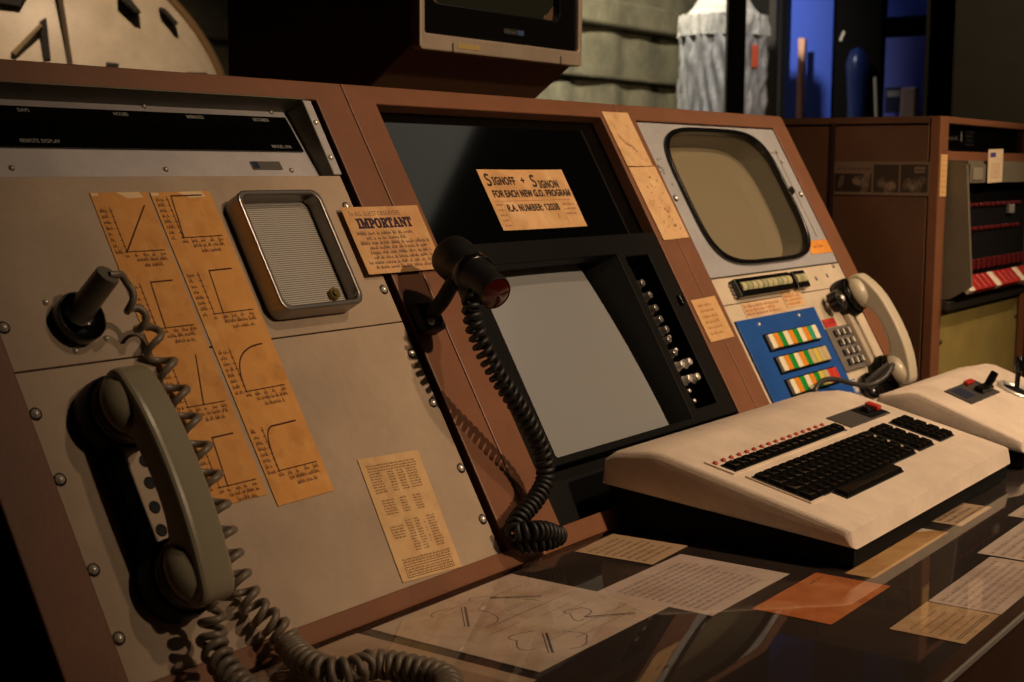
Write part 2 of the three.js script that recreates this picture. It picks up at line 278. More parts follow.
// ---- right bay
{
  const cx = 0.915, cy = 0.4235, W = 0.37, Hh = 0.241;
  const squircle = (w, h, cls, e = 4.2) => { const pts = []; for (let i = 0; i < 72; i++) { const a = i / 72 * Math.PI * 2, c = Math.cos(a), s = Math.sin(a); pts.push(new THREE.Vector2(cx + w / 2 * Math.sign(c) * Math.abs(c) ** (2 / e), cy + h / 2 * Math.sign(s) * Math.abs(s) ** (2 / e))); } return new cls(pts); };
  onFace('bay_backing', box(0.52, 0.55, 0.004), deep, bayC, 0.93, 0.286, -0.13);
  const plate = poly([[0.6915, 0.289], [1.1655, 0.289], [1.1655, 0.5525], [0.6915, 0.5525]]); plate.holes.push(squircle(W, Hh, THREE.Path));
  onFace('screen_bezel', extrude(plate, 0.006, 0.001).translate(0, 0, -0.006), M(0xb6b6b8, 0.45, 0.1, gm), bayC, 0, 0, -0.002).userData.label = 'pale grey screen surround';
  const gk = squircle(W + 0.004, Hh + 0.004, THREE.Shape); gk.holes.push(squircle(W - 0.012, Hh - 0.012, THREE.Path));
  onFace('gasket', extrude(gk, 0.012, 0.002).translate(0, 0, -0.008), blackGloss, bayC, 0, 0, 0);
  // funnel-shaped mask behind the gasket, then the tube
  const pos = []; const ring = (w, h, z, ox = 0, oy = 0) => squircle(w, h, THREE.Path).getPoints().slice(0, 72).map(q => [q.x + ox, q.y + oy, z]);
  const r0 = ring(W - 0.01, Hh - 0.01, -0.006), r1 = ring(W - 0.028, Hh - 0.026, -0.05);
  for (let i = 0; i < 72; i++) { const j = (i + 1) % 72; pos.push(...r0[i], ...r0[j], ...r1[j], ...r0[i], ...r1[j], ...r1[i]); }
  const fg = new THREE.BufferGeometry(); fg.setAttribute('position', new THREE.Float32BufferAttribute(pos, 3)); fg.computeVertexNormals();
  onFace('screen_mask', uvM(fg), M(0x6e6856, 0.5, 0, { side: THREE.DoubleSide }), bayC, 0, 0, 0);
  onFace('screen_tube', tubeFace(W + 0.01, Hh + 0.012, 0.02, 0.03, 0.03), M(0x847a62, 0.2, 0, { clearcoat: 0.6, clearcoatRoughness: 0.08 }), bayC, cx, cy, -0.052).userData.label = 'olive grey picture tube';
  const line = M(0x5d564c, 0.6);
  onFace('hatch_line', merge([box(0.05, 0.0012, 0.0006, 1.1015, 0.505, 0), box(0.0012, 0.165, 0.0006, 1.1305, 0.4225, 0)]), line, bayC, 0, 0, -0.0016);
  onFace('latch', rbox(0.016, 0.013, 0.012, 0.003), blackGloss, bayC, 1.104, 0.427, 0.002, 0, 0.4);
  screw(bayC, 1.1475, 0.422, -0.001, chrome, 0.8); screw(bayC, 0.7, 0.4218, -0.001, chrome, 0.8); screw(bayC, 1.135, 0.507, -0.001, chrome, 0.5); screw(bayC, 1.138, 0.487, -0.001, chrome, 0.5);
  for (let i = 0; i < 9; i++) onFace('paint_chip', new THREE.CylinderGeometry(0.0012 + 0.0015 * rnd(), 0.0018, 0.0004, 6).rotateX(Math.PI / 2), M(0x6a6258, 0.7), bayC, 0.695 + 0.018 * rnd(), 0.44 + 0.05 * rnd(), -0.0017);
  // counter strip
  onFace('counter_panel', rbox(0.474, 0.0425, 0.004, 0.0008), cream, bayC, 0.9285, 0.2655, -0.004);
  screw(bayC, 1.047, 0.2644, -0.002, satin, 0.6); screw(bayC, 1.095, 0.2668, -0.002, satin, 0.6); screw(bayC, 1.138, 0.283, -0.002, satin, 0.7);
  const wheelMat = M(0xb9b48a, 0.4), wheelMat2 = M(0x9fa07a, 0.4);
  for (const [u0, u1, n] of [[0.738, 0.929, 10], [0.942, 0.988, 3]]) {
    const c = onFace('thumbwheel_counter', rbox(u1 - u0, 0.03, 0.014, 0.002), blackGloss, bayC, (u0 + u1) / 2, 0.264, 0.003); c.userData.label = n > 5 ? 'long black counter with pale digits' : 'short black counter with pale digits';
    const off = n > 5 ? 0.011 : 0.003, st = (u1 - u0 - off - 0.004) / n;
    for (let i = 0; i < n; i++) mesh('digit_wheel', cyl(0.0095, 0.0095, st * 0.86, 16).rotateZ(Math.PI / 2), i % 3 == 1 ? wheelMat2 : wheelMat, c, [u0 - (u0 + u1) / 2 + off + (i + 0.5) * st, 0.0015, 0.0005]);
  }
  for (let i = 0; i < 4; i++) onFace('side_pin', cylZ(0.0025, 0.0025, 0.006, 8), satin, bayC, 0.7355 , 0.2715 - i * 0.006, -0.001);
  // lower panels
  onFace('lower_panel', rbox(0.474, 0.222, 0.004, 0.0008), cream, bayC, 0.9285, 0.132, -0.004);
  const blue = onFace('blue_panel', rbox(0.28, 0.178, 0.004, 0.001), M(0x0d4fa0, 0.45, 0, gm), bayC, 0.839, 0.127, 0); blue.userData.label = 'bright blue button panel';
  for (const [u, v] of [[0.765, 0.2045], [0.91, 0.2065]]) mesh('screw', screwGeo, chrome, blue, [u - 0.839, v - 0.127, 0.002]).scale.setScalar(0.6);
  const K = { W: M(0xe6d9b8, 0.35), O: M(0xd9881c, 0.35), G: M(0x158a2a, 0.35), T: M(0x2f9a70, 0.35), B: M(0xbca97a, 0.4), Y: M(0xc9b84a, 0.4), R: M(0xc0331f, 0.4) };
  const btn = rbox(0.0158, 0.0235, 0.007, 0.0012);
  for (const [v, seq] of [[0.173, 'WOGWOGWOTW'], [0.1357, 'WOGWOGBYBB'], [0.0985, 'WOGWOGYBRR']]) {
    const h = mesh('button_row', rbox(0.181, 0.0285, 0.004, 0.001), blackMatt, blue, [0.849 - 0.839, v - 0.127, 0.0025]);
    [...seq].forEach((c, i) => mesh('button', btn, K[c], h, [-0.0785 + i * 0.01745, 0, 0.0035]));
  }
  const pad = onFace('keypad', rbox(0.094, 0.077, 0.006, 0.0015), M(0x6f6862, 0.5, 0, gm), bayC, 1.024, 0.1365, 0.0015); pad.userData.label = 'grey keypad plate';
  const bk = rbox(0.0135, 0.0112, 0.006, 0.0015);
  for (let r = 0; r < 4; r++) for (let c = 0; c < 3; c++) { const k = mesh('key', bk, M(0x2a2724, 0.3), pad, [-0.0205 + c * 0.0225, 0.027 - r * 0.0172, 0.005]); mesh('key_stripe', box(0.0045, 0.0095, 0.001), M(0xd8d0c0, 0.5), k, [0.003, 0, 0.003]); }
  onFace('red_label', new THREE.BoxGeometry(0.046, 0.0145, 0.0012), paperMat(canvas(128, 40, (g, w, h) => { g.fillStyle = '#b3281c'; g.fillRect(0, 0, w, h); scribble(g, 14, 28, 118, 18, '#5e0e08'); })), bayC, 1.014, 0.1845, -0.0008);
  onFace('blue_label', new THREE.BoxGeometry(0.02, 0.028, 0.001), paperMat(canvas(64, 96, (g, w, h) => { g.fillStyle = '#cfc6b4'; g.fillRect(0, 0, w, h); g.strokeStyle = '#2a4a8a'; g.lineWidth = 7; g.strokeRect(6, 8, 52, 80); for (let i = 0; i < 4; i++) scribble(g, 16, 30 + i * 17, 52, 12, '#243a6a'); })), bayC, 0.994, 0.072, -0.001);
  // star knob with chrome cap
  const teeth = []; for (let i = 0; i < 9; i++) { const a = i / 9 * 6.283; teeth.push(cylZ(0.0046, 0.0046, 0.018, 10).translate(0.0135 * Math.cos(a), 0.0135 * Math.sin(a), 0)); }
  const kn = onFace('star_knob', merge([cylZ(0.0135, 0.0135, 0.018, 20), ...teeth]), blackGloss, bayC, 1.035, 0.2135, 0.018);
  mesh('knob_cap', latheZ([[0, 0.006], [0.005, 0.0045], [0.007, 0], [0, 0]].reverse(), 16), chrome, kn, [0.0, 0.0, 0.009]);
  mesh('shaft', cylZ(0.006, 0.006, 0.02, 12), chrome, kn, [0, 0, -0.013]);
  // cradle and cord holder
  cradle(bayC, 1.1, 0.145, cream, blackPaint, -0.012).userData.label = 'cream handset cradle with black cups';
  const c = onFace('cord_holder', latheZ([[0, 0.004], [0.012, 0.003], [0.018, 0.0075], [0.0205, 0.0125], [0.0225, 0.012], [0.022, 0.002], [0.019, -0.002], [0, -0.002]].reverse(), 32), blackGloss, bayC, 1.028, 0.064, 0);
  const a = V3(0, 0.003, 0.004), b = V3(0.012, 0.016, 0.052), d = b.clone().sub(a);
  const arm = mesh('arm', cyl(0.0088, 0.0098, d.length(), 12), M(0x6a655e, 0.35), c, a.clone().add(b).multiplyScalar(0.5).toArray()); arm.quaternion.setFromUnitVectors(V3(0, 1, 0), d.clone().normalize());
}

// ------------------------------------------------------------------ desk
const desk = thing('desk', 'dark brown desk shelf under glass in front of the consoles', 'desk', [0.39, 0, 0.22]);
{
  mesh('desk_top', rbox(1.87, 0.03, 0.458, 0.003, 0, H - 0.0165, 0.0125), M(0x2e211a, 0.6, 0, { map: patchy, bumpMap: relief, bumpScale: 0.0002 }), desk);
  mesh('fascia', rbox(1.87, 0.066, 0.016, 0.002, 0, H - 0.034, 0.24), M(0x3a2416, 0.5, 0, gm), desk);
  mesh('metal_edging', rbox(1.87, 0.006, 0.003, 0.001, 0, H - 0.002, 0.2495), satin, desk);
  mesh('glass_sheet', new THREE.PlaneGeometry(1.865, 0.455).rotateX(-Math.PI / 2).translate(0, H + 0.0031, 0.0135), new THREE.MeshPhysicalMaterial({ color: 0xffffff, roughness: 0.02, transmission: 1, thickness: 0, ior: 1.33 }), desk);
  for (const x of [-0.88, 0.88]) mesh('leg', rbox(0.05, H - 0.035, 0.05, 0.004, x, (H - 0.035) / 2, 0.18), M(0x241a14, 0.5), desk);
  mesh('rear_cleat', box(1.8, 0.03, 0.02, 0, H - 0.05, -0.235), M(0x241a14, 0.6), desk);
}
// papers under the glass: [name, label, x0, x1, z0, z1, texture]
const ink = '#3b2c22';
function sheet(name, label, cat, x0, x1, z0, z1, tex, lift = 0, turn = 0, group) {
  const m = mesh(name, new THREE.BoxGeometry(x1 - x0, z1 - z0, 0.0004), paperMat(tex), null, [(x0 + x1) / 2, H - 0.0008 + lift, (z0 + z1) / 2], [-Math.PI / 2, 0, turn]); tag(m, label, cat, group); return m;
}
const lined = (w, h, base, n, col = ink, m = 0.08) => canvas(w, h, (g) => { paperFill(g, w, h, base, 120, 0.04); for (let i = 0; i < n; i++) scribble(g, w * m, h * (0.12 + 0.8 * (i + 0.5) / n), w * (1 - m) - rnd() * w * 0.15, Math.min(18, h * 0.55 / n), col); });
sheet('engineering_drawing', 'white drawing sheet of line sketches beside the beige panel', 'drawing', -0.238, -0.022, 0.009, 0.192, canvas(864, 732, (g, w, h) => {
  paperFill(g, w, h, '#bba798', 240, 0.06); g.strokeStyle = '#3a2c28';
  const X = x => (x + 0.238) / 0.216 * w, Y = z => (z - 0.009) / 0.183 * h;
  const stick = (x0, z0, x1, z1) => { const dx = X(x1) - X(x0), dy = Y(z1) - Y(z0), l = Math.hypot(dx, dy); g.lineWidth = 9; g.beginPath(); g.moveTo(X(x0), Y(z0)); g.lineTo(X(x1), Y(z1)); g.stroke(); g.lineWidth = 4; g.beginPath(); g.moveTo(X(x0) - dy / l * 14, Y(z0) + dx / l * 14); g.lineTo(X(x1) - dy / l * 14, Y(z1) + dx / l * 14); g.stroke(); };
  const lobe = (...q) => { g.lineWidth = 4; g.beginPath(); g.moveTo(X(q[0]), Y(q[1])); g.quadraticCurveTo(X(q[2]), Y(q[3]), X(q[4]), Y(q[5])); g.stroke(); };
  stick(-0.1, 0.04, -0.066, 0.0755); lobe(-0.0987, 0.036, -0.084, 0.062, -0.0792, 0.0837); lobe(-0.12, 0.03, -0.112, 0.02, -0.0987, 0.036);
  stick(-0.137, 0.0375, -0.181, 0.0755); lobe(-0.1447, 0.0316, -0.172, 0.018, -0.1802, 0.0336); lobe(-0.1367, 0.0527, -0.137, 0.095, -0.1723, 0.0874);
  stick(-0.095, 0.1438, -0.057, 0.1757); lobe(-0.0735, 0.1278, -0.1, 0.112, -0.0953, 0.1286); lobe(-0.0953, 0.1286, -0.12, 0.15, -0.1, 0.147); lobe(-0.0735, 0.1278, -0.07, 0.145, -0.095, 0.1438);
  stick(-0.153, 0.141, -0.193, 0.175); lobe(-0.1545, 0.13, -0.19, 0.11, -0.186, 0.1326); lobe(-0.186, 0.1326, -0.215, 0.15, -0.1937, 0.1571); lobe(-0.1419, 0.1517, -0.125, 0.172, -0.1456, 0.1784); lobe(-0.1456, 0.1784, -0.16, 0.192, -0.1757, 0.1813);
  for (let i = 0; i < 26; i++) scribble(g, 60 + rnd() * w * 0.75, 40 + rnd() * (h - 60), 60 + w * 0.05 + rnd() * w * 0.85, 10, '#7d6a60');
}));
sheet('letter', 'white typed letter under the glass left of the keyboard', 'paper', -0.022, 0.147, 0.112, 0.238, lined(640, 480, '#bba9a0', 13, '#6a5a52', 0.06));
sheet('index_card', 'small lined card beside the black cord end', 'card', 0.09, 0.178, 0.012, 0.105, lined(384, 400, '#b59878', 8, '#4a3626'), 0, 0.06);
sheet('orange_card', 'plain orange card under the glass at the keyboard corner', 'card', 0.02, 0.168, 0.258, 0.337, canvas(300, 160, (g, w, h) => { paperFill(g, w, h, '#b0602a', 120, 0.06); scribble(g, w * 0.72, 26, w * 0.92, 10, '#6a3515'); }));
sheet('tan_card', 'tan card along the front of the keyboard', 'card', 0.183, 0.41, 0.283, 0.314, canvas(454, 62, (g, w, h) => { paperFill(g, w, h, '#b0824a', 120, 0.06); g.fillStyle = '#c9bfae'; g.beginPath(); g.moveTo(w * 0.9, 0); g.lineTo(w, 0); g.lineTo(w, h * 0.5); g.fill(); }));
sheet('cream_slip', 'small cream slip with marks near the keyboard front right', 'card', 0.447, 0.563, 0.279, 0.317, lined(348, 114, '#b89f80', 3, '#4a2c22'));
sheet('cream_card', 'cream card at the glass edge, nearest the camera', 'card', 0.04, 0.14, 0.384, 0.4525, canvas(400, 274, (g, w, h) => { paperFill(g, w, h, '#b0916c', 120, 0.06); for (let i = 0; i < 5; i++) scribble(g, w * 0.1, h * (0.25 + 0.13 * i), w * 0.8, 12, '#6a513c'); g.strokeStyle = '#5d4634'; g.lineWidth = 4; g.strokeRect(w * 0.08, h * 0.85, w * 0.84, 10); }));
sheet('typed_sheet', 'pale typed sheet at the glass edge behind the cream card', 'paper', 0.142, 0.336, 0.384, 0.453, lined(560, 200, '#b8a59a', 7, '#7d6a60', 0.04));
sheet('pale_sheet', 'pale ruled sheet on the desk at the right picture edge', 'paper', 0.342, 0.52, 0.368, 0.45, lined(512, 236, '#c4b2a6', 6, '#7d6a60', 0.04));
sheet('pale_slip', 'pale slip farther back at the right picture edge', 'paper', 0.53, 0.66, 0.345, 0.43, lined(320, 200, '#c2b0a2', 5, '#7d6a60', 0.04));
sheet('blotter_sheet', 'large pale sheet at the desk left end under the grey cord', 'paper', -0.5, -0.254, -0.002 + 0.008, 0.2, canvas(512, 400, (g, w, h) => { paperFill(g, w, h, '#a98f78', 140, 0.05); g.fillStyle = 'rgba(110,80,62,0.35)'; g.fillRect(w * 0.3, h * 0.2, w * 0.63, h * 0.8); }));

// ------------------------------------------------------------------ notes stuck to the console
function note(name, label, cat, u, v, w, wd, ht, tex, roll = 0, bend = 0, group, rough) {
  const g = new THREE.BoxGeometry(wd, ht, 0.0005, 12, 6, 1), p = g.attributes.position;
  for (let i = 0; i < p.count; i++) { const s = p.getX(i) / wd, t = p.getY(i) / ht; p.setZ(i, p.getZ(i) + bend * (s * s * 2 + Math.max(0, -t) * 0.6 * (0.5 - s))); }
  g.computeVertexNormals();
  const m = onFace(name, g, paperMat(tex, rough), null, u, v, w, 0, roll); tag(m, label, cat, group); return m;
}
function graphStrip(kinds, w, h, base, top, bot) {
  return canvas(w, h, (g) => {
    paperFill(g, w, h, base, 260, 0.07); g.fillStyle = 'rgba(235,215,180,0.75)'; g.beginPath(); g.moveTo(w * 0.45, 0); g.lineTo(w * 0.85, 0); g.lineTo(w * 0.9, 26); g.lineTo(w * 0.62, 30); g.fill(); g.fillRect(4, 2, w * 0.12, 14);
    const n = kinds.length, ch = h / n, line = '#3d1808'; g.lineCap = 'round';
    kinds.forEach((k, i) => {
      const x0 = w * 0.3, y1 = ch * (i + bot), y0 = ch * (i + top), x1 = w * 0.9; g.strokeStyle = line; g.lineWidth = 4;
      g.beginPath(); g.moveTo(x0 - w * 0.06, y0 + 12); g.lineTo(x0 - w * 0.06, y1); g.moveTo(x0 - w * 0.06, y1); g.lineTo(x1, y1); g.lineWidth = 4.5; g.stroke();
      for (let q = 0; q < 8; q++) { const y = y1 - (y1 - y0) * q / 8; g.beginPath(); g.moveTo(x0 - w * 0.09, y); g.lineTo(x0 - w * 0.04, y); g.stroke(); scribble(g, w * 0.05, y + 6, w * 0.16, 20, line); }
      for (let q = 0; q < 5; q++) { const x = x0 - w * 0.06 + (x1 - x0) * q / 4; g.beginPath(); g.moveTo(x, y1 - 4); g.lineTo(x, y1 + 5); g.stroke(); scribble(g, x - 10, y1 + 24, x + 16, 18, line); }
      scribble(g, w * 0.36, y1 + 46, w * 0.88, 20, line); scribble(g, w * 0.46, y1 + 72, w * 0.8, 20, line);
      g.lineWidth = 7; g.beginPath(); const L = x0 - w * 0.06, Wd = x1 - L, Hg = y1 - y0;
      if (k === 'ramp') { g.moveTo(L, y1); g.lineTo(L + Wd * 0.93, y0 + 6); }
      if (k === 'step') { g.moveTo(L + Wd * 0.22, y1); g.lineTo(L + Wd * 0.3, y0 + 10); g.lineTo(L + Wd * 0.88, y0 + 8); }
      if (k === 'box') { g.moveTo(L + Wd * 0.02, y1); g.lineTo(L + Wd * 0.12, y0 + 8); g.lineTo(L + Wd * 0.9, y0 + 8); }
      if (k === 'spike') { g.moveTo(L + Wd * 0.42, y1); g.lineTo(L + Wd * 0.72, y0); }
      if (k === 'curve') { g.moveTo(L, y1); g.bezierCurveTo(L - Wd * 0.02, y0 + Hg * 0.35, L + Wd * 0.25, y0 + 12, L + Wd * 0.86, y0 + 10); }
      if (k === 'knee') { g.moveTo(L, y1); g.bezierCurveTo(L - Wd * 0.02, y0 + Hg * 0.3, L + Wd * 0.1, y0 + 22, L + Wd * 0.26, y0 + 16); g.lineTo(L + Wd * 0.9, y0 + 14); }
      g.stroke();
    });
  });
}
note('graph_strip', 'orange strip of hand-drawn graphs starting with a rising line', 'paper', -0.3185, 0.2925, -0.0015, 0.065, 0.306, graphStrip(['ramp', 'step', 'spike', 'step'], 300, 1400, '#cf9450', 0.17, 0.79), 0, 0.0003);
note('graph_strip', 'orange strip of hand-drawn graphs nearer the speaker, ending in curves', 'paper', -0.2445, 0.286, -0.0013, 0.074, 0.318, graphStrip(['box', 'step', 'curve', 'knee'], 340, 1400, '#d19650', 0.03, 0.61), 0.012, 0.0003);
note('table_card', 'tan card of printed tables at the bottom of the beige panel', 'card', -0.1197, 0.0852, -0.0015, 0.0885, 0.126, canvas(448, 640, (g, w, h) => {
  paperFill(g, w, h, '#cca878', 200, 0.05); const t = '#4a2a10';
  for (let i = 0; i < 3; i++) scribble(g, 40, 48 + i * 14, w - 50, 10, t);
  for (const [y0, n, cols] of [[90, 8, [[40, 130], [170, 215], [240, 290], [310, 390]]], [232, 6, [[60, 150], [190, 240], [290, 345]]], [350, 12, [[170, 215], [235, 275], [300, 306], [330, 390]]], [370, 5, [[50, 150]]]]) for (let i = 0; i < n; i++) for (const [a, b] of cols) scribble(g, a, y0 + i * 14, b - rnd() * 8, 10, t);
  for (let i = 0; i < 3; i++) scribble(g, 50, 540 + i * 13, w - 40, 11, t); g.strokeStyle = t; g.lineWidth = 3; g.strokeRect(48, 575, w - 100, 50); for (let i = 0; i < 3; i++) scribble(g, 56, 592 + i * 13, w - 60, 11, t);
}), -0.055, 0.0006);
note('important_notice', 'tan handwritten notice headed IMPORTANT beside the speaker', 'notice', 0.0225, 0.38, 0.004, 0.128, 0.0805, canvas(900, 566, (g, w, h) => {
  paperFill(g, w, h, '#c99a68', 240, 0.06); const t = '#3c1c1c'; g.fillStyle = t; g.font = '52px sans-serif'; g.save(); g.transform(1, 0, -0.1, 1, 0, 0); g.fillText('To ALL GUEST OBSERVERS', 60, 76); g.restore();
  g.fillStyle = '#33142a'; g.font = 'bold 108px serif'; g.strokeStyle = '#33142a'; g.lineWidth = 11; g.fillText('IMPORTANT', 110, 180, 640); g.strokeText('IMPORTANT', 110, 180, 640);
  let y = 240; for (const [a, b] of [[60, 700], [150, 640], [60, 860], [140, 800], [130, 840], [140, 830], [60, 850], [120, 780]]) { scribble(g, a, y, b, 34, t, 0.3); y += 41; }
}), 0.0, 0.0014);
note('signoff_notice', 'tan card reading SIGNOFF + SIGNON on the black glass', 'notice', 0.36, 0.436, -0.0185, 0.193, 0.087, canvas(1000, 450, (g, w, h) => {
  paperFill(g, w, h, '#d2a470', 240, 0.05); const t = '#2c1712'; g.fillStyle = t; g.strokeStyle = t; g.lineJoin = 'round'; g.lineWidth = 8;
  const say = (s, x, y, f, m) => { g.font = f; g.fillText(s, x, y, m); g.strokeText(s, x, y, m); };
  say('S', 45, 120, '120px sans-serif'); say('IGNOFF', 122, 112, '74px sans-serif', 260); say('+', 445, 112, '84px sans-serif'); say('S', 560, 130, '120px sans-serif'); say('IGNON', 640, 140, '74px sans-serif', 250);
  say('FOR EACH NEW G.O. PROGRAM', 60, 205, '66px sans-serif', 920);
  g.lineWidth = 3; g.strokeStyle = '#8a4526'; g.beginPath(); g.moveTo(40, 236); g.lineTo(940, 236); g.moveTo(130, 236); g.lineTo(130, 440); g.moveTo(800, 236); g.lineTo(800, 440); g.stroke(); g.strokeStyle = t; g.lineWidth = 7;
  say('R.A. NUMBER: 12038', 150, 312, '66px sans-serif', 620);
  for (let i = 0; i < 5; i++) scribble(g, 45, 270 + i * 38, 120, 20, '#7a4428'); for (let i = 0; i < 3; i++) scribble(g, 815, 280 + i * 36, 960, 24, '#7a3a28'); g.lineWidth = 3; g.strokeRect(700, 345, 20, 24);
}), 0, 0.001);
const stain = (base, w, h, n) => canvas(w, h, (g) => { paperFill(g, w, h, base, 160, 0.06); for (let i = 0; i < n; i++) { g.fillStyle = `rgba(70,32,12,${0.4 + 0.4 * rnd()})`; g.beginPath(); g.ellipse(w * (0.15 + 0.7 * rnd()), h * (0.1 + 0.8 * rnd()), 3 + 8 * rnd(), 2 + 4 * rnd(), rnd() * 3, 0, 7); g.fill(); } });
note('plain_card', 'tan card on the brown post, topmost beside the grey screen', 'card', 0.6365, 0.5205, 0.0006, 0.073, 0.0905, canvas(256, 320, (g, w, h) => { paperFill(g, w, h, '#d4ac7c', 160, 0.06); g.strokeStyle = '#5d3018'; g.lineWidth = 5; g.beginPath(); g.moveTo(50, 130); g.lineTo(90, 190); g.lineTo(140, 200); g.lineTo(170, 240); g.stroke(); for (let i = 0; i < 6; i++) { g.fillStyle = '#5d3018'; g.fillRect(60 + i * 20, 150 + i * 16, 12, 6); } }), 0.01, 0.0008);
note('spotted_card', 'spotted tan card just under the topmost card on the post', 'card', 0.6415, 0.4145, 0.0006, 0.077, 0.1185, stain('#d4ac7c', 256, 400, 22), 0.02, 0.0008);
note('small_note', 'small tan note on the brown post beside the counter strip', 'note', 0.638, 0.2265, 0.0006, 0.074, 0.066, lined(256, 230, '#caa06c', 6, '#8a5528', 0.16), 0.02, 0.0008);
note('orange_sticker', 'bright orange sticker under the grey screen right corner', 'sticker', 1.119, 0.3205, -0.0014, 0.088, 0.025, canvas(256, 72, (g, w, h) => { paperFill(g, w, h, '#d98a2c', 60, 0.05); scribble(g, 60, 40, 180, 18, '#8a4a12'); }));
note('counter_label', 'paper label of orange writing under the long counter', 'label', 0.8165, 0.2305, -0.0015, 0.142, 0.0235, canvas(512, 90, (g, w, h) => { paperFill(g, w, h, '#d0ad84', 80, 0.05); for (let i = 0; i < 3; i++) scribble(g, 16, 30 + i * 25, w - 30 - rnd() * 100, 22, i == 1 ? '#9a4a1c' : '#7a3a18'); }));
note('counter_label', 'paper label of orange writing under the short counter', 'label', 0.927, 0.2355, -0.0013, 0.07, 0.026, canvas(256, 100, (g, w, h) => { paperFill(g, w, h, '#d4ac7c', 80, 0.05); for (let i = 0; i < 3; i++) scribble(g, 12, 34 + i * 26, w - 30 - rnd() * 40, 24, '#8a4a1c'); }));

// ------------------------------------------------------------------ handsets
function handset(name, label, u, v, bow, mat, capMat, coilPts, coilArgs, cordMat) {
  const p = P(u, v, 0), t = thing(name, label, 'telephone', [p.x, p.y, p.z]); t.rotation.x = -PHI;
  const s = new THREE.Shape(), c = bow; s.moveTo(-0.102, 0.04);
  s.bezierCurveTo(-0.103, 0.047, -0.1, 0.052, -0.092, 0.055); s.bezierCurveTo(-0.06, c - 0.003, -0.03, c, 0, c); s.bezierCurveTo(0.04, c, 0.065, c - 0.004, 0.09, 0.054); s.bezierCurveTo(0.097, 0.051, 0.099, 0.046, 0.098, 0.038);
  s.lineTo(0.096, 0.032); s.lineTo(0.05, 0.032); s.bezierCurveTo(0.045, c - 0.026, 0.03, c - 0.021, 0, c - 0.021); s.bezierCurveTo(-0.03, c - 0.021, -0.045, c - 0.026, -0.05, 0.032); s.lineTo(-0.099, 0.032); s.lineTo(-0.102, 0.04);
  const g = new THREE.ExtrudeGeometry(s, { depth: 0.022, bevelEnabled: true, bevelSize: 0.004, bevelThickness: 0.006, bevelOffset: -0.002, bevelSegments: 3, curveSegments: 16 }).translate(0, 0, -0.011);
  g.applyMatrix4(new THREE.Matrix4().makeBasis(V3(0, 1, 0), V3(0, 0, 1), V3(1, 0, 0)));   // profile x -> up the panel, y -> outward, depth -> across
  mesh('handle', merge([uvM(g), ...[0.071, -0.073].map(y => latheZ([[0, 0.033], [0.0285, 0.033], [0.03, 0.036], [0.0285, 0.044], [0.023, 0.0515], [0.012, 0.0565], [0, 0.0575]], 32).translate(0, y, 0))]), mat, t);
  for (const [nm, y] of [['earpiece', 0.071], ['mouthpiece', -0.073]]) {
    const e = mesh(nm, latheZ([[0, 0.01], [0.024, 0.01], [0.0285, 0.014], [0.0295, 0.02], [0.0285, 0.0295], [0, 0.0295]], 32), capMat, t, [0, y, 0.004]);
    mesh('cap_ring', uvM(new THREE.TorusGeometry(0.0292, 0.0009, 6, 32)), blackGloss, e, [0, 0, 0.0215]);
  }
  if (coilPts) {
    t.updateMatrixWorld(); const inv = t.matrixWorld.clone().invert();
    const pts = coilPts.map(q => q.clone().applyMatrix4(inv)); mesh('coiled_cord', coilArgs(pts), cordMat, t);
  }
  return t;
}
{
  const D = (x, y, z) => V3(x, H + y, z);
  const pts = [P(-0.408, 0.341, 0.05), P(-0.397, 0.34, 0.052), P(-0.391, 0.328, 0.045), P(-0.384, 0.315, 0.034), P(-0.37, 0.31, 0.022), P(-0.358, 0.298, 0.013), P(-0.354, 0.26, 0.012), P(-0.3525, 0.22, 0.012), P(-0.354, 0.16, 0.012), P(-0.3645, 0.095, 0.013), P(-0.364, 0.05, 0.016), P(-0.35, 0.02, 0.02), D(-0.35, 0.016, 0.02), D(-0.367, 0.0168, 0.05), D(-0.374, 0.0168, 0.085), D(-0.36, 0.0168, 0.1), D(-0.343, 0.0168, 0.1), D(-0.333, 0.0168, 0.125), D(-0.335, 0.0168, 0.17), D(-0.38, 0.0168, 0.2), D(-0.43, 0.0168, 0.19), D(-0.447, 0.0168, 0.12), D(-0.438, 0.0155, 0.055), P(-0.428, 0.03, 0.03), P(-0.425, 0.042, 0.034), P(-0.422, 0.054, 0.04), P(-0.422, 0.066, 0.044)];
  handset('telephone_handset', 'grey-olive handset hanging on the beige left panel with long coiled cord', -0.422, 0.161, 0.066, handsetMat, handsetMat, pts, q => coil(q, 0.0096, 0.0033, [[0, 16], [0.06, 33], [0.27, 35], [0.36, 55], [0.42, 100], [0.9, 100], [1, 60]], 0.1, 0.03), cordGrey);
}
{
  const pts = [P(1.045, 0.078, 0.05), P(1.035, 0.08, 0.056), P(1.0, 0.066, 0.05), P(0.965, 0.062, 0.035), P(0.915, 0.074, 0.03), P(0.865, 0.089, 0.028), P(0.82, 0.0905, 0.026), P(0.795, 0.08, 0.024), P(0.785, 0.06, 0.022), P(0.86, 0.02, 0.02), P(0.95, 0.02, 0.02), P(1.06, 0.03, 0.03), P(1.1, 0.032, 0.045)];
  handset('telephone_handset', 'pale handset hanging at the right of the keypad', 1.1, 0.146, 0.072, handsetPale, blackGloss, pts, q => tube(q, 0.0042, 140, 8), M(0x3a3733, 0.35));
}

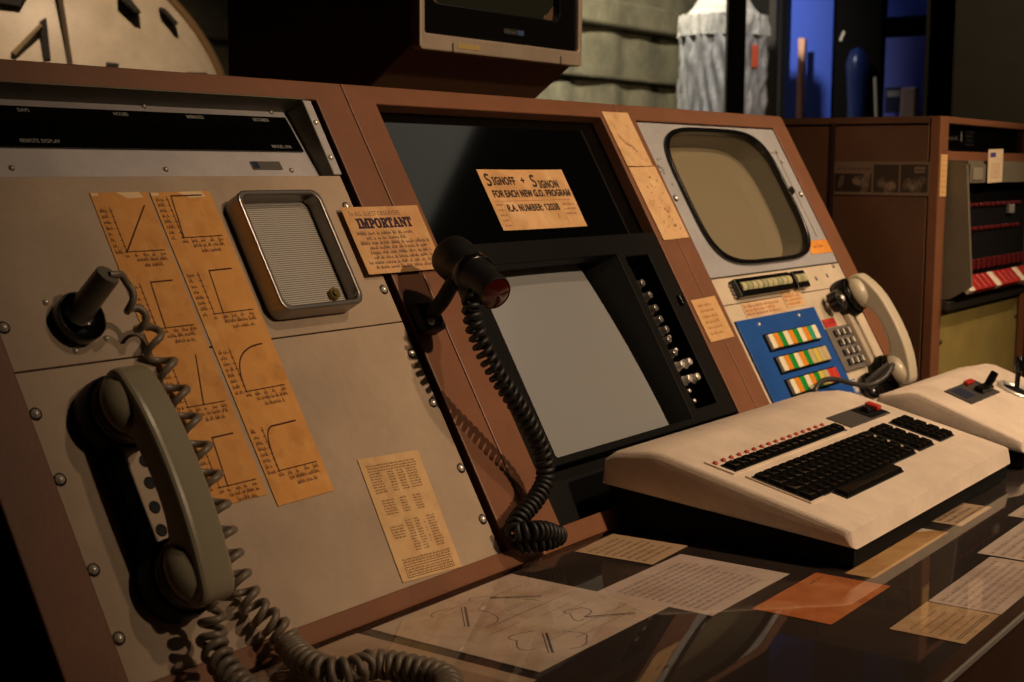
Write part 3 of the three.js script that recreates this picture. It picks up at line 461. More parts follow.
// ------------------------------------------------------------------ black hand lamp with red lens
{
  const base = P(0.016, 0.285, 0), t = thing('hand_lamp', 'black barrel-shaped hand lamp with dark red lens and black coiled cord', 'lamp', [base.x, base.y, base.z]); t.rotation.x = -PHI;
  const L = (u, v, w) => V3(u - 0.016, v - 0.285, w);
  mesh('bracket_foot', rbox(0.034, 0.034, 0.016, 0.004, 0.002, -0.003, 0.008), blackPaint, t);
  mesh('bracket_screw', screwGeo, satin, t, [-0.006, -0.01, 0.016]);
  mesh('bracket_arm', tube([L(0.016, 0.283, 0.012), L(0.016, 0.288, 0.035), L(0.018, 0.298, 0.055), L(0.02, 0.303, 0.07)], 0.0085, 20, 10), blackPaint, t);
  const A = L(0.04, 0.336, 0.052), B = L(0.011, 0.262, 0.108), d = B.clone().sub(A), len = d.length();
  const barrel = mesh('barrel', lathe([[0, 0], [0.02, 0], [0.0235, 0.004], [0.0245, 0.012], [0.0245, 0.03], [0.0215, 0.035], [0.021, 0.062], [0.0185, 0.067], [0.019, len - 0.006], [0.0175, len]].map(([r, y]) => [r, y]), 32), M(0x0b0a0a, 0.5, 0, gm), t, A.toArray());
  barrel.quaternion.setFromUnitVectors(V3(0, 1, 0), d.clone().normalize());
  mesh('clamp_ring', lathe([[0.0205, -0.005], [0.0235, -0.004], [0.0235, 0.004], [0.0205, 0.005]], 28), blackGloss, barrel, [0, 0.05, 0]);
  mesh('red_lens', lathe([[0, 0.004], [0.01, 0.003], [0.0175, 0]].reverse(), 28), M(0x3a0c08, 0.15, 0, { clearcoat: 0.5 }), barrel, [0, len - 0.001, 0]);
  const q = [L(0.008, 0.28, 0.086), L(-0.004, 0.262, 0.084), L(-0.007, 0.245, 0.08), L(-0.0045, 0.2194, 0.076), L(0.0075, 0.1895, 0.07), L(0.035, 0.1441, 0.06), L(0.06, 0.0973, 0.045), L(0.0589, 0.0725, 0.035), L(0.035, 0.0562, 0.03), L(0.002, 0.043, 0.024), L(-0.008, 0.034, 0.022), L(0.0, 0.0275, 0.034), L(0.02, 0.022, 0.036), L(0.042, 0.014, 0.032), L(0.05, 0.013, 0.03), L(0.04, 0.012, 0.028), L(0.02, 0.014, 0.024), L(0.008, 0.02, 0.012), L(0.006, 0.022, 0.003)];
  mesh('coiled_cord', coil(q, 0.0078, 0.0031, [[0, 46], [0.45, 50], [0.6, 62], [1, 70]], 0.03, 0.02), cordBlack, t);
}

// ------------------------------------------------------------------ keyboard and joystick box
function deskUnit(name, label, cat, x0, x1, prof, lowerFront) {      // prof: side outline of the cream shell [z, y]
  const zc = 0.13, t = thing(name, label, cat, [(x0 + x1) / 2, H + 0.0033, zc]); const w = x1 - x0;
  const s = poly(prof.map(([z, y]) => [z - zc, y - 0.003]));
  const g = new THREE.ExtrudeGeometry(s, { depth: w - 0.02, bevelEnabled: true, bevelSize: 0.008, bevelThickness: 0.01, bevelOffset: -0.008, bevelSegments: 4 }).translate(0, 0, -(w - 0.02) / 2);
  g.applyMatrix4(new THREE.Matrix4().makeBasis(V3(0, 0, 1), V3(0, 1, 0), V3(-1, 0, 0)));
  mesh('shell', uvM(toCreasedNormals(g, 0.6)), keyCream, t);
  const zf = prof[0][0] - 0.004, zb = prof[prof.length - 1][0] + 0.004;
  const b = poly([[zf - zc, 0], [zf - zc, prof[0][1] - 0.001], [zb - zc, prof[prof.length - 1][1] - 0.001], [Math.max(zb, 0.008) - zc, 0]]);
  const bg = new THREE.ExtrudeGeometry(b, { depth: w - 0.02, bevelEnabled: false }).translate(0, 0, -(w - 0.02) / 2); bg.applyMatrix4(new THREE.Matrix4().makeBasis(V3(0, 0, 1), V3(0, 1, 0), V3(-1, 0, 0)));
  mesh('base', uvM(bg), blackMatt, t); return t;
}
const KT = Math.atan2(0.0955 - 0.0435, 0.283 - 0.064);
const kb = deskUnit('keyboard', 'large cream desk keyboard with black keys and red indicator row', 'keyboard', 0.188, 0.735, [[0.29, 0.0225], [0.286, 0.0425], [0.278, 0.0455], [0.064, 0.0965], [0.045, 0.0975], [0.0, 0.09], [-0.014, 0.08], [-0.018, 0.05]]);
const KO = V3(0.221, H + 0.0855, 0.1125), KA = V3(1, 0, 0), KB = V3(0, Math.sin(KT), -Math.cos(KT));
function onKeys(parent, name, geo, mat, a, b, lift = 0) {    // a across, b up the slope of the key deck
  const n = V3(0, Math.cos(KT), Math.sin(KT)), p = KO.clone().addScaledVector(KA, a).addScaledVector(KB, b).addScaledVector(n, lift).sub(parent.position);
  return mesh(name, geo, mat, parent, p.toArray(), [-Math.PI / 2 + KT, 0, 0]);
}
{
  // key: four-sided cap, dished top, narrower than its foot
  const keyGeo = (w, d = 0.0172, h = 0.0045) => {
    const pts = (W, D, z) => [[-W / 2, -D / 2, z], [W / 2, -D / 2, z], [W / 2, D / 2, z], [-W / 2, D / 2, z]];
    const a = pts(w - 0.0012, d - 0.0004, 0), b = pts(w - 0.0058, d - 0.0048, h).map(([x, y, z]) => [x, y + 0.0006, z]), c = [0, 0.0006, h - 0.0013], tri = [];
    for (let i = 0; i < 4; i++) { const j = (i + 1) % 4; tri.push(...a[i], ...a[j], ...b[j], ...a[i], ...b[j], ...b[i], ...b[i], ...b[j], ...c); }
    const g = new THREE.BufferGeometry(); g.setAttribute('position', new THREE.Float32BufferAttribute(tri, 3)); g.computeVertexNormals(); return uvM(g);
  };
  const km = M(0x100f0d, 0.25), well = M(0x0b0a09, 0.7), kg = keyGeo(0.0192), kgS = keyGeo(0.0176), kgW = keyGeo(0.0288);
  const WELL = (a0, a1, b0, b1) => onKeys(kb, 'key_well', rbox(a1 - a0, b1 - b0, 0.0016, 0.0006), well, (a0 + a1) / 2, (b0 + b1) / 2, 0.0004);
  const LIP = (a0, a1, b0, b1) => onKeys(kb, 'well_lip', merge([box(0.0016, b1 - b0, 0.0022, a0, (b0 + b1) / 2, 0), box(a1 - a0, 0.0016, 0.0022, (a0 + a1) / 2, b0, 0)]), keyCream, 0, 0, 0.0008);
  WELL(0.0, 0.311, -0.0275, -0.0065); WELL(0.0015, 0.322, -0.1175, -0.0445); WELL(0.056, 0.228, -0.1365, -0.1175); WELL(0.337, 0.391, -0.1165, -0.0425); WELL(0.4145, 0.4685, -0.1165, -0.0425);
  LIP(-0.012, 0.3, -0.029, 0.008); LIP(-0.004, 0.03, -0.119, -0.04);
  const led = latheZ([[0, 0.003], [0.0022, 0.0024], [0.0032, 0.0005], [0.0032, 0], [0, 0]].reverse(), 12), lm = M(0xb03a26, 0.3);
  for (let i = 0; i < 16; i++) { onKeys(kb, 'indicator_light', led, lm, i * 0.0195, 0, 0.0002); onKeys(kb, 'key', kg, km, 0.0105 + i * 0.0193, -0.017, 0.001); }
  for (let r = 0; r < 4; r++) {
    const b = -0.0537 - r * 0.0181; let a = 0.003; const off = [0, 0.5, 0.75, 0.25][r];
    if (off) { const wd = 0.0194 * (1 + off * 0.5); onKeys(kb, 'key', keyGeo(wd), km, a + wd / 2, b, 0.001); a += wd; }
    while (a + 0.0194 < 0.3215) { const last = a + 2 * 0.0194 > 0.3215; const wd = last ? 0.321 - a : 0.0194; onKeys(kb, 'key', last ? keyGeo(wd) : kg, km, a + wd / 2, b, 0.001); a += wd; }
  }
  onKeys(kb, 'space_bar', keyGeo(0.17, 0.0178), km, 0.142, -0.127, 0.001);
  for (const a0 of [0.338, 0.4155]) for (let r = 0; r < 4; r++) for (let c = 0; c < 3; c++) onKeys(kb, 'key', kgS, km, a0 + 0.0088 + c * 0.0175, -0.0522 - r * 0.0181, 0.001);
  const sp = onKeys(kb, 'switch_panel', rbox(0.136, 0.0365, 0.002, 0.0006), M(0x4a4642, 0.5), 0.398, -0.0075, 0.0006);
  mesh('switch_well', rbox(0.062, 0.031, 0.0012, 0.0004), blackMatt, sp, [0.036, 0, 0.001]);
  mesh('red_switch', rbox(0.014, 0.02, 0.007, 0.002), M(0xb02a1c, 0.35), sp, [0.053, 0.003, 0.005]);
  mesh('black_switch', rbox(0.02, 0.012, 0.007, 0.002), blackGloss, sp, [0.03, 0.002, 0.004]);
}
const jb = deskUnit('joystick_box', 'cream joystick box with dark switch panel at the right desk end', 'control box', 0.795, 1.16, [[0.29, 0.0225], [0.286, 0.041], [0.279, 0.044], [0.138, 0.0945], [0.124, 0.0955], [0.08, 0.085], [0.072, 0.075], [0.07, 0.05]]);
{
  const JT = Math.atan2(0.0945 - 0.044, 0.279 - 0.138), n = V3(0, Math.cos(JT), Math.sin(JT)), o = V3(0.83, H + 0.0945 + 0.0003, 0.138);
  const onJ = (name, geo, mat, a, b, lift, parent = jb) => { const p = o.clone().add(V3(a, 0, 0)).addScaledVector(V3(0, -Math.sin(JT), Math.cos(JT)), b).addScaledVector(n, lift).sub(parent.position); return mesh(name, geo, mat, parent, p.toArray(), [-Math.PI / 2 + JT, 0, 0]); };
  const sp = onJ('switch_panel', rbox(0.135, 0.044, 0.002, 0.0006), M(0x3c3833, 0.5), 0.095, 0.038, 0.001);
  mesh('dark_blue_patch', rbox(0.04, 0.026, 0.001, 0.0003), M(0x1c2038, 0.5), sp, [-0.035, 0.003, 0.001]);
  mesh('red_switch', rbox(0.032, 0.009, 0.006, 0.002), M(0xa5261a, 0.35), sp, [0.028, 0.017, 0.004]);
  const lv = mesh('lever_switch', rbox(0.05, 0.016, 0.008, 0.003), blackGloss, sp, [0.03, -0.006, 0.005]); mesh('lever', rbox(0.008, 0.012, 0.026, 0.003), blackGloss, lv, [0.02, 0, 0.012], [0, 0.5, 0]);
  const rg = onJ('joystick_ring', latheZ([[0.022, 0.001], [0.0235, 0.004], [0.029, 0.005], [0.031, 0.002], [0.031, 0]].reverse(), 32), chrome, 0.215, 0.07, 0);
  mesh('joystick_boot', latheZ([[0, 0.006], [0.01, 0.005], [0.022, 0.001], [0.022, 0]].reverse(), 24), blackMatt, rg);
  mesh('joystick_stick', merge([cylZ(0.004, 0.004, 0.03, 12).translate(0, 0, 0.018), latheZ([[0, 0.055], [0.005, 0.054], [0.007, 0.048], [0.006, 0.032], [0.004, 0.03]].reverse(), 16)]), blackGloss, rg, [0, 0, 0], [-0.3, 0, 0]);
}

// ------------------------------------------------------------------ right-hand cabinet
{
  const x0 = 1.335, zf = -0.031, W = 0.585, T = H + 0.505;
  const c = thing('equipment_cabinet', 'tall brown equipment cabinet at the right with olive lower door', 'cabinet', [x0 + W / 2, 0, -0.43]);
  const Q = (x, y, z) => [x0 + x - c.position.x, y, zf + z - c.position.z];
  const put = (name, geo, mat, x, y, z, parent = c) => mesh(name, geo, mat, parent, Q(x, y, z));
  put('cabinet_body', merge([rbox(0.018, T - 0.01, 0.8, 0.002, 0.009, (T - 0.01) / 2, -0.42), box(0.018, T - 0.01, 0.8, W - 0.009, (T - 0.01) / 2, -0.42), box(W, 0.016, 0.8, W / 2, T - 0.008, -0.42), box(W - 0.04, T - 0.02, 0.012, W / 2, T / 2, -0.8)]), M(0x634430, 0.42, 0, gm), 0, 0, 0);
  const s = poly([[0, 0.02], [W, 0.02], [W, T], [0, T]]);
  for (const [a, b] of [[H + 0.4435, H + 0.493], [0.08, H + 0.4265]]) s.holes.push(new THREE.Path([[0.045, a], [0.045, b], [0.54, b], [0.54, a]].map(q => new THREE.Vector2(...q))));
  put('face_frame', extrude(s, 0.018, 0.0015).translate(0, 0, -0.018), brown, 0, 0, 0);
  put('display_window', new THREE.BoxGeometry(0.496, 0.051, 0.003), new THREE.MeshPhysicalMaterial({ color: 0xffffff, roughness: 0.15, map: canvas(1200, 124, (g, w, h) => { g.fillStyle = '#060606'; g.fillRect(0, 0, w, h); g.fillStyle = '#5f5f5a'; g.fillRect(26, 50, 16, 20); scribble(g, 52, 70, 190, 20, '#565651'); g.fillRect(238, 38, 22, 36); g.fillRect(244, 28, 10, 10); for (let i = 0; i < 4; i++) { scribble(g, 310, 36 + i * 19, 430, 16, '#30302c'); } }) }), 0.2925, H + 0.468, -0.012);
  put('olive_door', rbox(0.49, H + 0.153 - 0.09, 0.006, 0.001), M(0x948347, 0.55, 0, gm), 0.2925, (H + 0.153 + 0.09) / 2, -0.008);
  for (const [x, y] of [[0.058, 0.095], [0.527, 0.105]]) put('door_screw', screwGeo, screwDark, x, H + y, -0.005);
  put('ledge', rbox(0.492, 0.018, 0.022, 0.003), M(0x4c4a44, 0.35, 0.6), 0.2925, H + 0.163, 0.002);
  // projecting switch unit, deeper at the foot
  const pr = poly([[-0.012, 0.425], [0.032, 0.42], [0.05, 0.2], [0.012, 0.176], [-0.012, 0.172]]);
  const side = x => { const g = new THREE.ExtrudeGeometry(pr, { depth: 0.01, bevelEnabled: false }); g.rotateY(-Math.PI / 2); return g.translate(x, H, 0); };
  const grey = M(0x7c7463, 0.45, 0.15, gm);
  put('switch_unit', merge([side(0.062), side(0.53), box(0.46, 0.034, 0.004, 0.295, H + 0.404, 0.033), box(0.46, 0.006, 0.05, 0.295, H + 0.424, 0.006)]), grey, 0, 0, 0);
  put('unit_backing', box(0.458, 0.225, 0.004, 0.291, H + 0.29, 0.004), blackMatt, 0, 0, 0);
  const red = M(0x9c1f1a, 0.4), white = M(0xd8cdb8, 0.4), rk = rbox(0.03, 0.034, 0.012, 0.002), sm = rbox(0.026, 0.007, 0.006, 0.002), dred = M(0x5a1418, 0.4);
  for (let i = 0; i < 14; i++) { const m = put('rocker_switch', rk, i % 5 === 0 || i % 5 === 4 && i > 9 ? white : red, 0.082 + i * 0.0322, H + 0.2, 0.03); m.rotation.x = -0.75; }
  for (let i = 0; i < 14; i++) { put('upper_rocker', rbox(0.022, 0.02, 0.008, 0.002), dred, 0.082 + i * 0.0322, H + 0.232, 0.01); }
  for (const y of [0.3, 0.345]) for (let i = 0; i < 12; i++) put('indicator_bar', sm, dred, 0.09 + i * 0.034, H + y, 0.008);
  for (let i = 2; i < 3; i++) put('meter', rbox(0.034, 0.018, 0.008, 0.002), M(0x8d8a84, 0.4), 0.27 + i * 0.07, H + 0.333, 0.009);
  put('name_plate', rbox(0.055, 0.022, 0.002, 0.0006), M(0x8a8170, 0.45), 0.105, H + 0.403, 0.036);
  put('vertical_label', new THREE.BoxGeometry(0.034, 0.075, 0.0012), paperMat(canvas(96, 220, (g, w, h) => { paperFill(g, w, h, '#c9a067', 60, 0.05); for (let i = 0; i < 7; i++) scribble(g, 20, 34 + i * 28, 78, 14, '#a07438'); })), 0.023, H + 0.4, 0.0006);
  put('side_groove', box(0.003, 0.34, 0.008), M(0x2a160c, 0.6), -0.0006, H + 0.325, -0.2);
}
{
  const m = mesh('comic_strip', new THREE.BoxGeometry(0.184, 0.061, 0.0006), paperMat(canvas(736, 244, (g, w, h) => {
    g.fillStyle = '#6d5a49'; g.fillRect(0, 0, w, h);
    for (const [x, ww] of [[14, 288], [316, 190], [520, 200]]) { g.fillStyle = '#33281f'; g.fillRect(x, 22, ww, 200); for (let i = 0; i < 7; i++) { g.fillStyle = `rgba(140,120,100,${0.2 + 0.3 * rnd()})`; g.beginPath(); g.ellipse(x + 40 + rnd() * (ww - 80), 130 + rnd() * 70, 18 + rnd() * 26, 18 + rnd() * 34, rnd(), 0, 7); g.fill(); } }
    g.fillStyle = '#6d5a49'; g.fillRect(14, 22, 288, 66); g.fillRect(620, 36, 80, 46); g.fillRect(240, 88, 50, 30); scribble(g, 30, 60, 290, 20, '#3a2c20'); scribble(g, 628, 66, 696, 14, '#3a2c20');
  }), 0.4), null, [1.334, H + 0.394, -0.031 - 0.107], [0, -Math.PI / 2, 0]); tag(m, 'three-panel picture strip stuck on the brown cabinet side', 'picture');
  const t = mesh('paper_tag', new THREE.BoxGeometry(0.1, 0.062, 0.0006), paperMat(canvas(160, 240, (g, w, h) => { paperFill(g, w, h, '#cdb89a', 60, 0.04); g.fillStyle = '#3b2f7a'; g.fillRect(20, 24, 60, 34); for (let i = 0; i < 8; i++) scribble(g, 34, 110 + i * 14, 130, 11, '#b07a5a'); })), null, [1.335 + 0.2, H + 0.418, 0.0075], [0, 0, 0.02]); tag(t, 'white paper tag with blue mark hanging on the switch unit', 'tag'); t.scale.set(0.9, 1, 1);
}

// ------------------------------------------------------------------ television on the console
{
  const x0 = 0.285, x1 = 0.672, zf = -0.376, yb = H + 0.505, t = thing('television', 'dark television with silver bezel standing on the console top', 'television', [(x0 + x1) / 2, yb, -0.54]);
  const w = x1 - x0, prof = poly([[zf + 0.54, 0.062], [zf + 0.54, 0.36], [-0.1, 0.36], [-0.18, 0.32], [-0.18, 0.0005], [0.08, 0.0005]]);
  const g = new THREE.ExtrudeGeometry(prof, { depth: w - 0.008, bevelEnabled: true, bevelSize: 0.003, bevelThickness: 0.004, bevelOffset: -0.003, bevelSegments: 2 }).translate(0, 0, -(w - 0.008) / 2);
  g.applyMatrix4(new THREE.Matrix4().makeBasis(V3(0, 0, 1), V3(0, 1, 0), V3(-1, 0, 0)));
  mesh('housing', uvM(g), M(0x5c4630, 0.5, 0, gm), t);
  const s = rrShape(w, 0.302, 0.006, 0, 0.209); s.holes.push(rrShape(w - 0.02, 0.268, 0.004, 0, 0.2135, THREE.Path));
  mesh('bezel', extrude(s, 0.016, 0.002), M(0xb0a08e, 0.4, 0.3, { map: grain }), t, [0, 0, zf + 0.54]);
  const s2 = rrShape(w - 0.019, 0.269, 0.004, 0, 0.2135); s2.holes.push(rrShape(w - 0.085, 0.218, 0.012, -0.014, 0.23, THREE.Path));
  mesh('inner_bezel', extrude(s2, 0.01, 0.002), blackGloss, t, [0, 0, zf + 0.54 + 0.002]);
  mesh('picture_tube', tubeFace(w - 0.08, 0.226, 0.01, 0.02, 0.02), M(0x24261f, 0.15, 0, { clearcoat: 0.5 }), t, [-0.014, 0.23, zf + 0.54 - 0.002]);
  mesh('maker_badge', new THREE.BoxGeometry(0.05, 0.008, 0.001), paperMat(canvas(200, 32, (g2, W, Hh) => { g2.fillStyle = '#0b0b0b'; g2.fillRect(0, 0, W, Hh); scribble(g2, 10, 24, 130, 20, '#4a4a48'); g2.fillStyle = '#26417a'; g2.fillRect(138, 4, 56, 24); })), t, [0.02, 0.096, zf + 0.5525]);
  for (const x of [-0.125, 0.135]) mesh('bezel_notch', rbox(0.004, 0.012, 0.004, 0.001), M(0x3a2c1e, 0.5), t, [x, 0.0645, zf + 0.5545]);
  mesh('gold_label', rbox(0.05, 0.007, 0.0008, 0.0003), M(0xa08a55, 0.5), t, [-0.09, 0.0675, zf + 0.5562]);
}

// ------------------------------------------------------------------ things in the hall behind
{
  const c = [1.43, H + 0.454, -2.84], R = 0.655, toCam = V3(-1.16 - c[0], 0.41 - 0.454, 0.82 - c[2]).normalize();
  const t = thing('spacecraft_model', 'large cream domed spacecraft model behind the left console', 'model', [c[0], 0, c[2]]);
  const q = new THREE.Quaternion().setFromUnitVectors(V3(0, 0, 1), toCam), ctr = V3(0, c[1], 0);
  const ivory = M(0xd6cab4, 0.42, 0, { map: grain });
  const body = mesh('dome', latheZ([[0.4, -0.3], [0.6, -0.22], [R, -0.06], [R, 0], [0.632, 0.04], [0.55, 0.13], [0.42, 0.2], [0.22, 0.245], [0, 0.255]], 72), ivory, t, ctr.toArray()); body.quaternion.copy(q);
  mesh('rim_band', uvM(new THREE.TorusGeometry(0.637, 0.014, 8, 96)), M(0x6d5637, 0.5), body, [0, 0, 0.04]);
  const surf = (x, y) => { const r = Math.hypot(x, y); const tb = [[0, 0.255], [0.22, 0.245], [0.42, 0.2], [0.55, 0.13], [0.632, 0.04], [0.66, 0]]; for (let i = 0; i < 5; i++) if (r <= tb[i + 1][0]) { const k = (r - tb[i][0]) / (tb[i + 1][0] - tb[i][0]); return tb[i][1] + k * (tb[i + 1][1] - tb[i][1]); } return 0; };
  const k = 4.0 / 1410, at = (px, py) => [(px - 20) * k, -(py - 150) * k];
  const dark = M(0x15120c, 0.6);
  const patchOn = (name, pts, th, mat) => { const s = poly(pts.map(([a, b]) => at(a, b))); const [mx, my] = pts.reduce((a, b) => [a[0] + b[0] / pts.length, a[1] + b[1] / pts.length], [0, 0]); const [x, y] = at(mx, my); return mesh(name, extrude(s, th, 0.002), mat, body, [0, 0, surf(x, y) + 0.002]); };
  patchOn('open_slot', [[43, 24], [50, 20], [53, 60], [46, 62]], 0.02, dark);
  patchOn('dark_strap', [[60, -10], [65, -10], [74, 66], [69, 66]], 0.026, M(0x4b3d28, 0.6));
  patchOn('open_slot', [[-10, -6], [34, -6], [26, 10], [-10, 6]], 0.03, dark);
  patchOn('open_slot', [[120, -6], [131, -4], [142, 10], [136, 10]], 0.07, dark);
  patchOn('open_slot', [[163, 2], [168, 4], [181, 18], [177, 19]], 0.07, dark);
  patchOn('brace', [[16, 55], [44, 26], [46, 29], [20, 58]], 0.03, M(0x8d7a58, 0.5));
  patchOn('open_slot', [[106, 62], [118, 63], [116, 70], [106, 70]], 0.05, dark); patchOn('open_slot', [[186, 69], [206, 69], [206, 80], [186, 80]], 0.1, dark);
  mesh('stand', merge([cyl(0.05, 0.05, c[1] - 0.45, 20).translate(0, (c[1] - 0.45) / 2, -0.1), cyl(0.35, 0.4, 0.04, 32).translate(0, 0.02, -0.1), box(0.5, 0.08, 0.2, 0, c[1] - 0.5, -0.1)]), M(0x2a241c, 0.6), t);
}
{
  // crinkled foil drum
  const t = thing('foil_drum', 'silver foil wrapped drum with white cap beyond the dark post', 'exhibit', [4.66, 0, -2.18]);
  const old = seed; seed = 4242; const ph = Array.from({ length: 60 }, () => [rnd() * 6.28, (rnd() * 30 + 4) | 0, (rnd() - 0.5) * 90, rnd()]); seed = old;
  const foil = (r, h, y, amp) => { const g = new THREE.CylinderGeometry(r, r, h, 120, 80, true), p = g.attributes.position; for (let i = 0; i < p.count; i++) { const a = Math.atan2(p.getZ(i), p.getX(i)), yy = p.getY(i); let d = 0; for (const [f, n, m, k] of ph) d += k * Math.abs(Math.sin(a * n / 2 + yy * m / 2 + f)) - k * 0.6; const s = 1 + amp * d / 10; p.setX(i, p.getX(i) * s); p.setZ(i, p.getZ(i) * s); } g.computeVertexNormals(); return uvM(g.translate(0, y, 0)); };
  mesh('foil_wrap', foil(0.185, 1.1, H + 0.45, 0.3), M(0xb4b4b4, 0.55, 0.2, { side: THREE.DoubleSide, map: patchy }), t);
  mesh('white_cap', uvM(merge([foil(0.19, 0.09, H + 1.04, 0.35), lathe([[0.19, H + 1.07], [0.14, H + 1.12], [0.09, H + 1.2], [0.085, H + 1.45], [0, H + 1.46]], 40)])), M(0xcfccc4, 0.75, 0, { map: patchy, side: THREE.DoubleSide }), t);
  mesh('red_patch', rbox(0.035, 0.1, 0.01, 0.004), M(0xb24a2c, 0.6), t, [-0.06, H + 0.9, 0.19], [0, -0.4, 0]);
  mesh('plinth', cyl(0.24, 0.26, H - 0.1, 32).translate(0, (H - 0.1) / 2, 0), M(0x24221e, 0.6), t);
}
{
  const p = mesh('display_post', merge([rbox(0.065, 3.18, 0.065, 0.004, 0, 1.59, 0), box(0.12, 0.02, 0.12, 0, 0.01, 0)]), M(0x0e0d0b, 0.5), null, [3.44, 0, -1.5], [0, 0.6, 0]); tag(p, 'dark square post in front of the foil drum', 'post');
}
{
  // blue lit showcase in the alcove
  const t = thing('showcase', 'tall showcase with blue lit panels in the alcove', 'showcase', [5.75, 0, -2.0]);
  const L = (x, y, z) => [x - 5.75, y, z + 2.0];
  mesh('case_body', merge([box(0.05, 3.15, 1.0, 0.3, 1.575, -0.03), box(0.65, 0.03, 1.0, 0.0, 3.17, -0.03), box(0.65, H + 0.4, 1.0, 0, (H + 0.4) / 2, -0.03)]), M(0x08090c, 0.9, 0, { phys: true, specularIntensity: 0.15 }), t);
  const bp = (name, z0, z1, x, mat, y0, y1) => mesh(name, rbox(0.012, y1 - y0, z1 - z0, 0.003), mat, t, L(x, (y0 + y1) / 2, (z0 + z1) / 2));
  const blueA = M(0x2446b4, 0.7), blueB = M(0x5560c4, 0.7);
  bp('blue_panel', -2.31, -2.06, 5.62, blueA, H + 0.42, 3.1); bp('blue_panel', -1.8, -1.6, 5.67, blueA, H + 1.15, 3.1); bp('blue_panel', -1.8, -1.6, 5.66, blueB, H + 0.42, H + 1.05);
  mesh('pale_column', rbox(0.03, 0.55, 0.035, 0.004), M(0xc99a84, 0.6), t, L(5.5, H + 0.78, -2.17));
  mesh('dark_divider', rbox(0.04, 1.4, 0.04, 0.004), M(0x1a1815, 0.8), t, L(5.42, H + 1.1, -2.29));
  mesh('dark_divider', rbox(0.04, 1.4, 0.24, 0.004), M(0x0c0c0c, 0.9, 0, { phys: true, specularIntensity: 0.15 }), t, L(5.64, H + 1.1, -1.93));
  mesh('blue_figure', lathe([[0.05, H + 0.42], [0.04, H + 0.7], [0.05, H + 0.85], [0.055, H + 0.92], [0.035, H + 0.98], [0, H + 1.0]], 24), M(0x24346e, 0.3, 0.2), t, L(5.5, 0, -1.88));
  mesh('white_spot', rbox(0.012, 0.05, 0.014, 0.004), M(0xf2e6d8, 0.4), t, L(5.45, H + 1.05, -1.94), [0.4, 0, 0]);  // small bright white spot
  mesh('white_rod', cyl(0.008, 0.008, 0.5, 10), M(0xcfcac0, 0.4), t, L(5.45, H + 0.6, -1.75), [-0.07, 0, 0]);
  mesh('blue_sign', rbox(0.012, 0.12, 0.085, 0.003), M(0x1c2c60, 0.6), t, L(5.5, H + 0.74, -1.69)); mesh('sign_bar', rbox(0.004, 0.03, 0.06, 0.001), M(0xc0c4cc, 0.5), t, L(5.492, H + 0.77, -1.69));
  mesh('pale_block', rbox(0.05, 0.2, 0.08, 0.012), M(0xd8c4cc, 0.5), t, L(5.5, H + 0.7, -1.61));
  // unseen blue lamp and shade at the case top, placed to light the panels
  const BLUE = new THREE.Color().setRGB(0.12, 0.22, 1.0), lp = V3(...L(5.3, 3.0, -1.95)), aim = V3(...L(5.62, 1.75, -1.95));
  mesh('unseen_blue_lamp', uvM(new THREE.CylinderGeometry(0.02, 0.02, 0.5, 16).rotateX(Math.PI / 2)), new THREE.MeshStandardMaterial({ color: 0x111122, emissive: BLUE, emissiveIntensity: 1.5 }), t, [lp.x, lp.y + 0.03, lp.z]);
  mesh('unseen_lamp_shade', box(0.004, 0.1, 0.54, lp.x - 0.035, lp.y + 0.03, lp.z), M(0x0c0c0c, 0.7), t);
  const l = new THREE.SpotLight(BLUE, 0.7, 0, 0.9, 0.8, 2); l.position.copy(lp); l.castShadow = true; l.shadow.radius = 4; const tg = new THREE.Object3D(); tg.name = 'aim'; tg.position.copy(aim); t.add(tg); l.target = tg; t.add(l);
}

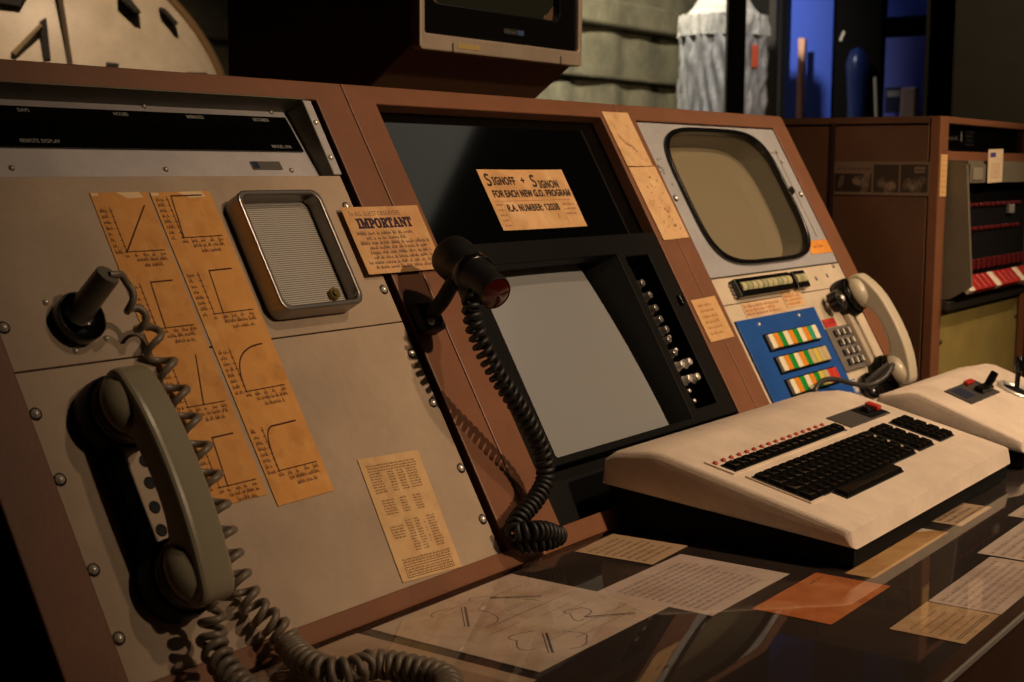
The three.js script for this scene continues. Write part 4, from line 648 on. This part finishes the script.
// ------------------------------------------------------------------ unseen ceiling panel, placed for the black glass reflection, then the unseen spotlights
{
  const t = thing('unseen_light_panel', 'unseen dim ceiling light panel placed for the black glass reflection', 'lamp', [2.75, 3.2, 1.15]);
  mesh('panel_frame', merge([box(1.0, 0.05, 0.03, 0, -0.025, 0.6), box(1.0, 0.05, 0.03, 0, -0.025, -0.6), box(0.03, 0.05, 1.23, 0.5, -0.025, 0), box(0.03, 0.05, 1.23, -0.5, -0.025, 0)]), M(0x2a2a28, 0.6), t);
  mesh('light_diffuser', box(0.97, 0.006, 1.17, 0, -0.03, 0), new THREE.MeshStandardMaterial({ color: 0x888880, roughness: 0.8, emissive: PALE, emissiveIntensity: 0.4 }), t);
  const l = new THREE.RectAreaLight(PALE, 0.4, 0.97, 1.17); l.position.set(0, -0.036, 0); l.rotation.x = -Math.PI / 2; t.add(l);
}
SPOTS.forEach(([pos, aim, cd, col, cone, what]) => {
  const t = thing('unseen_spotlight', 'unseen ceiling spotlight ' + what, 'lamp', pos);
  const d = V3(...aim).sub(V3(...pos)).normalize(), q = new THREE.Quaternion().setFromUnitVectors(V3(0, -1, 0), d);
  const can = mesh('lamp_can', lathe([[0, 0.16], [0.045, 0.15], [0.055, 0.02], [0.06, 0], [0.055, 0.004], [0.05, 0.14]], 24), M(0x0e0e0e, 0.5, 0, { side: THREE.DoubleSide }), t); can.quaternion.copy(q);
  mesh('lamp_lens', cyl(0.048, 0.048, 0.004, 24), new THREE.MeshStandardMaterial({ color: 0x222222, emissive: col, emissiveIntensity: 4 }), can, [0, 0.03, 0]);
  mesh('lamp_stem', cyl(0.008, 0.008, 3.2 - pos[1] - 0.1, 10).translate(0, (3.2 - pos[1] - 0.1) / 2 + 0.1, 0), blackPaint, t);
  const l = new THREE.SpotLight(col, cd * 3, 0, cone, 1, 2); l.position.copy(d).multiplyScalar(0.012); l.castShadow = true; l.shadow.radius = 2.2; l.shadow.mapSize.set(2048, 2048);
  const tg = new THREE.Object3D(); tg.name = 'aim'; tg.position.copy(V3(...aim).sub(V3(...pos))); t.add(tg); l.target = tg; t.add(l);
});

renderer.render(scene, camera);
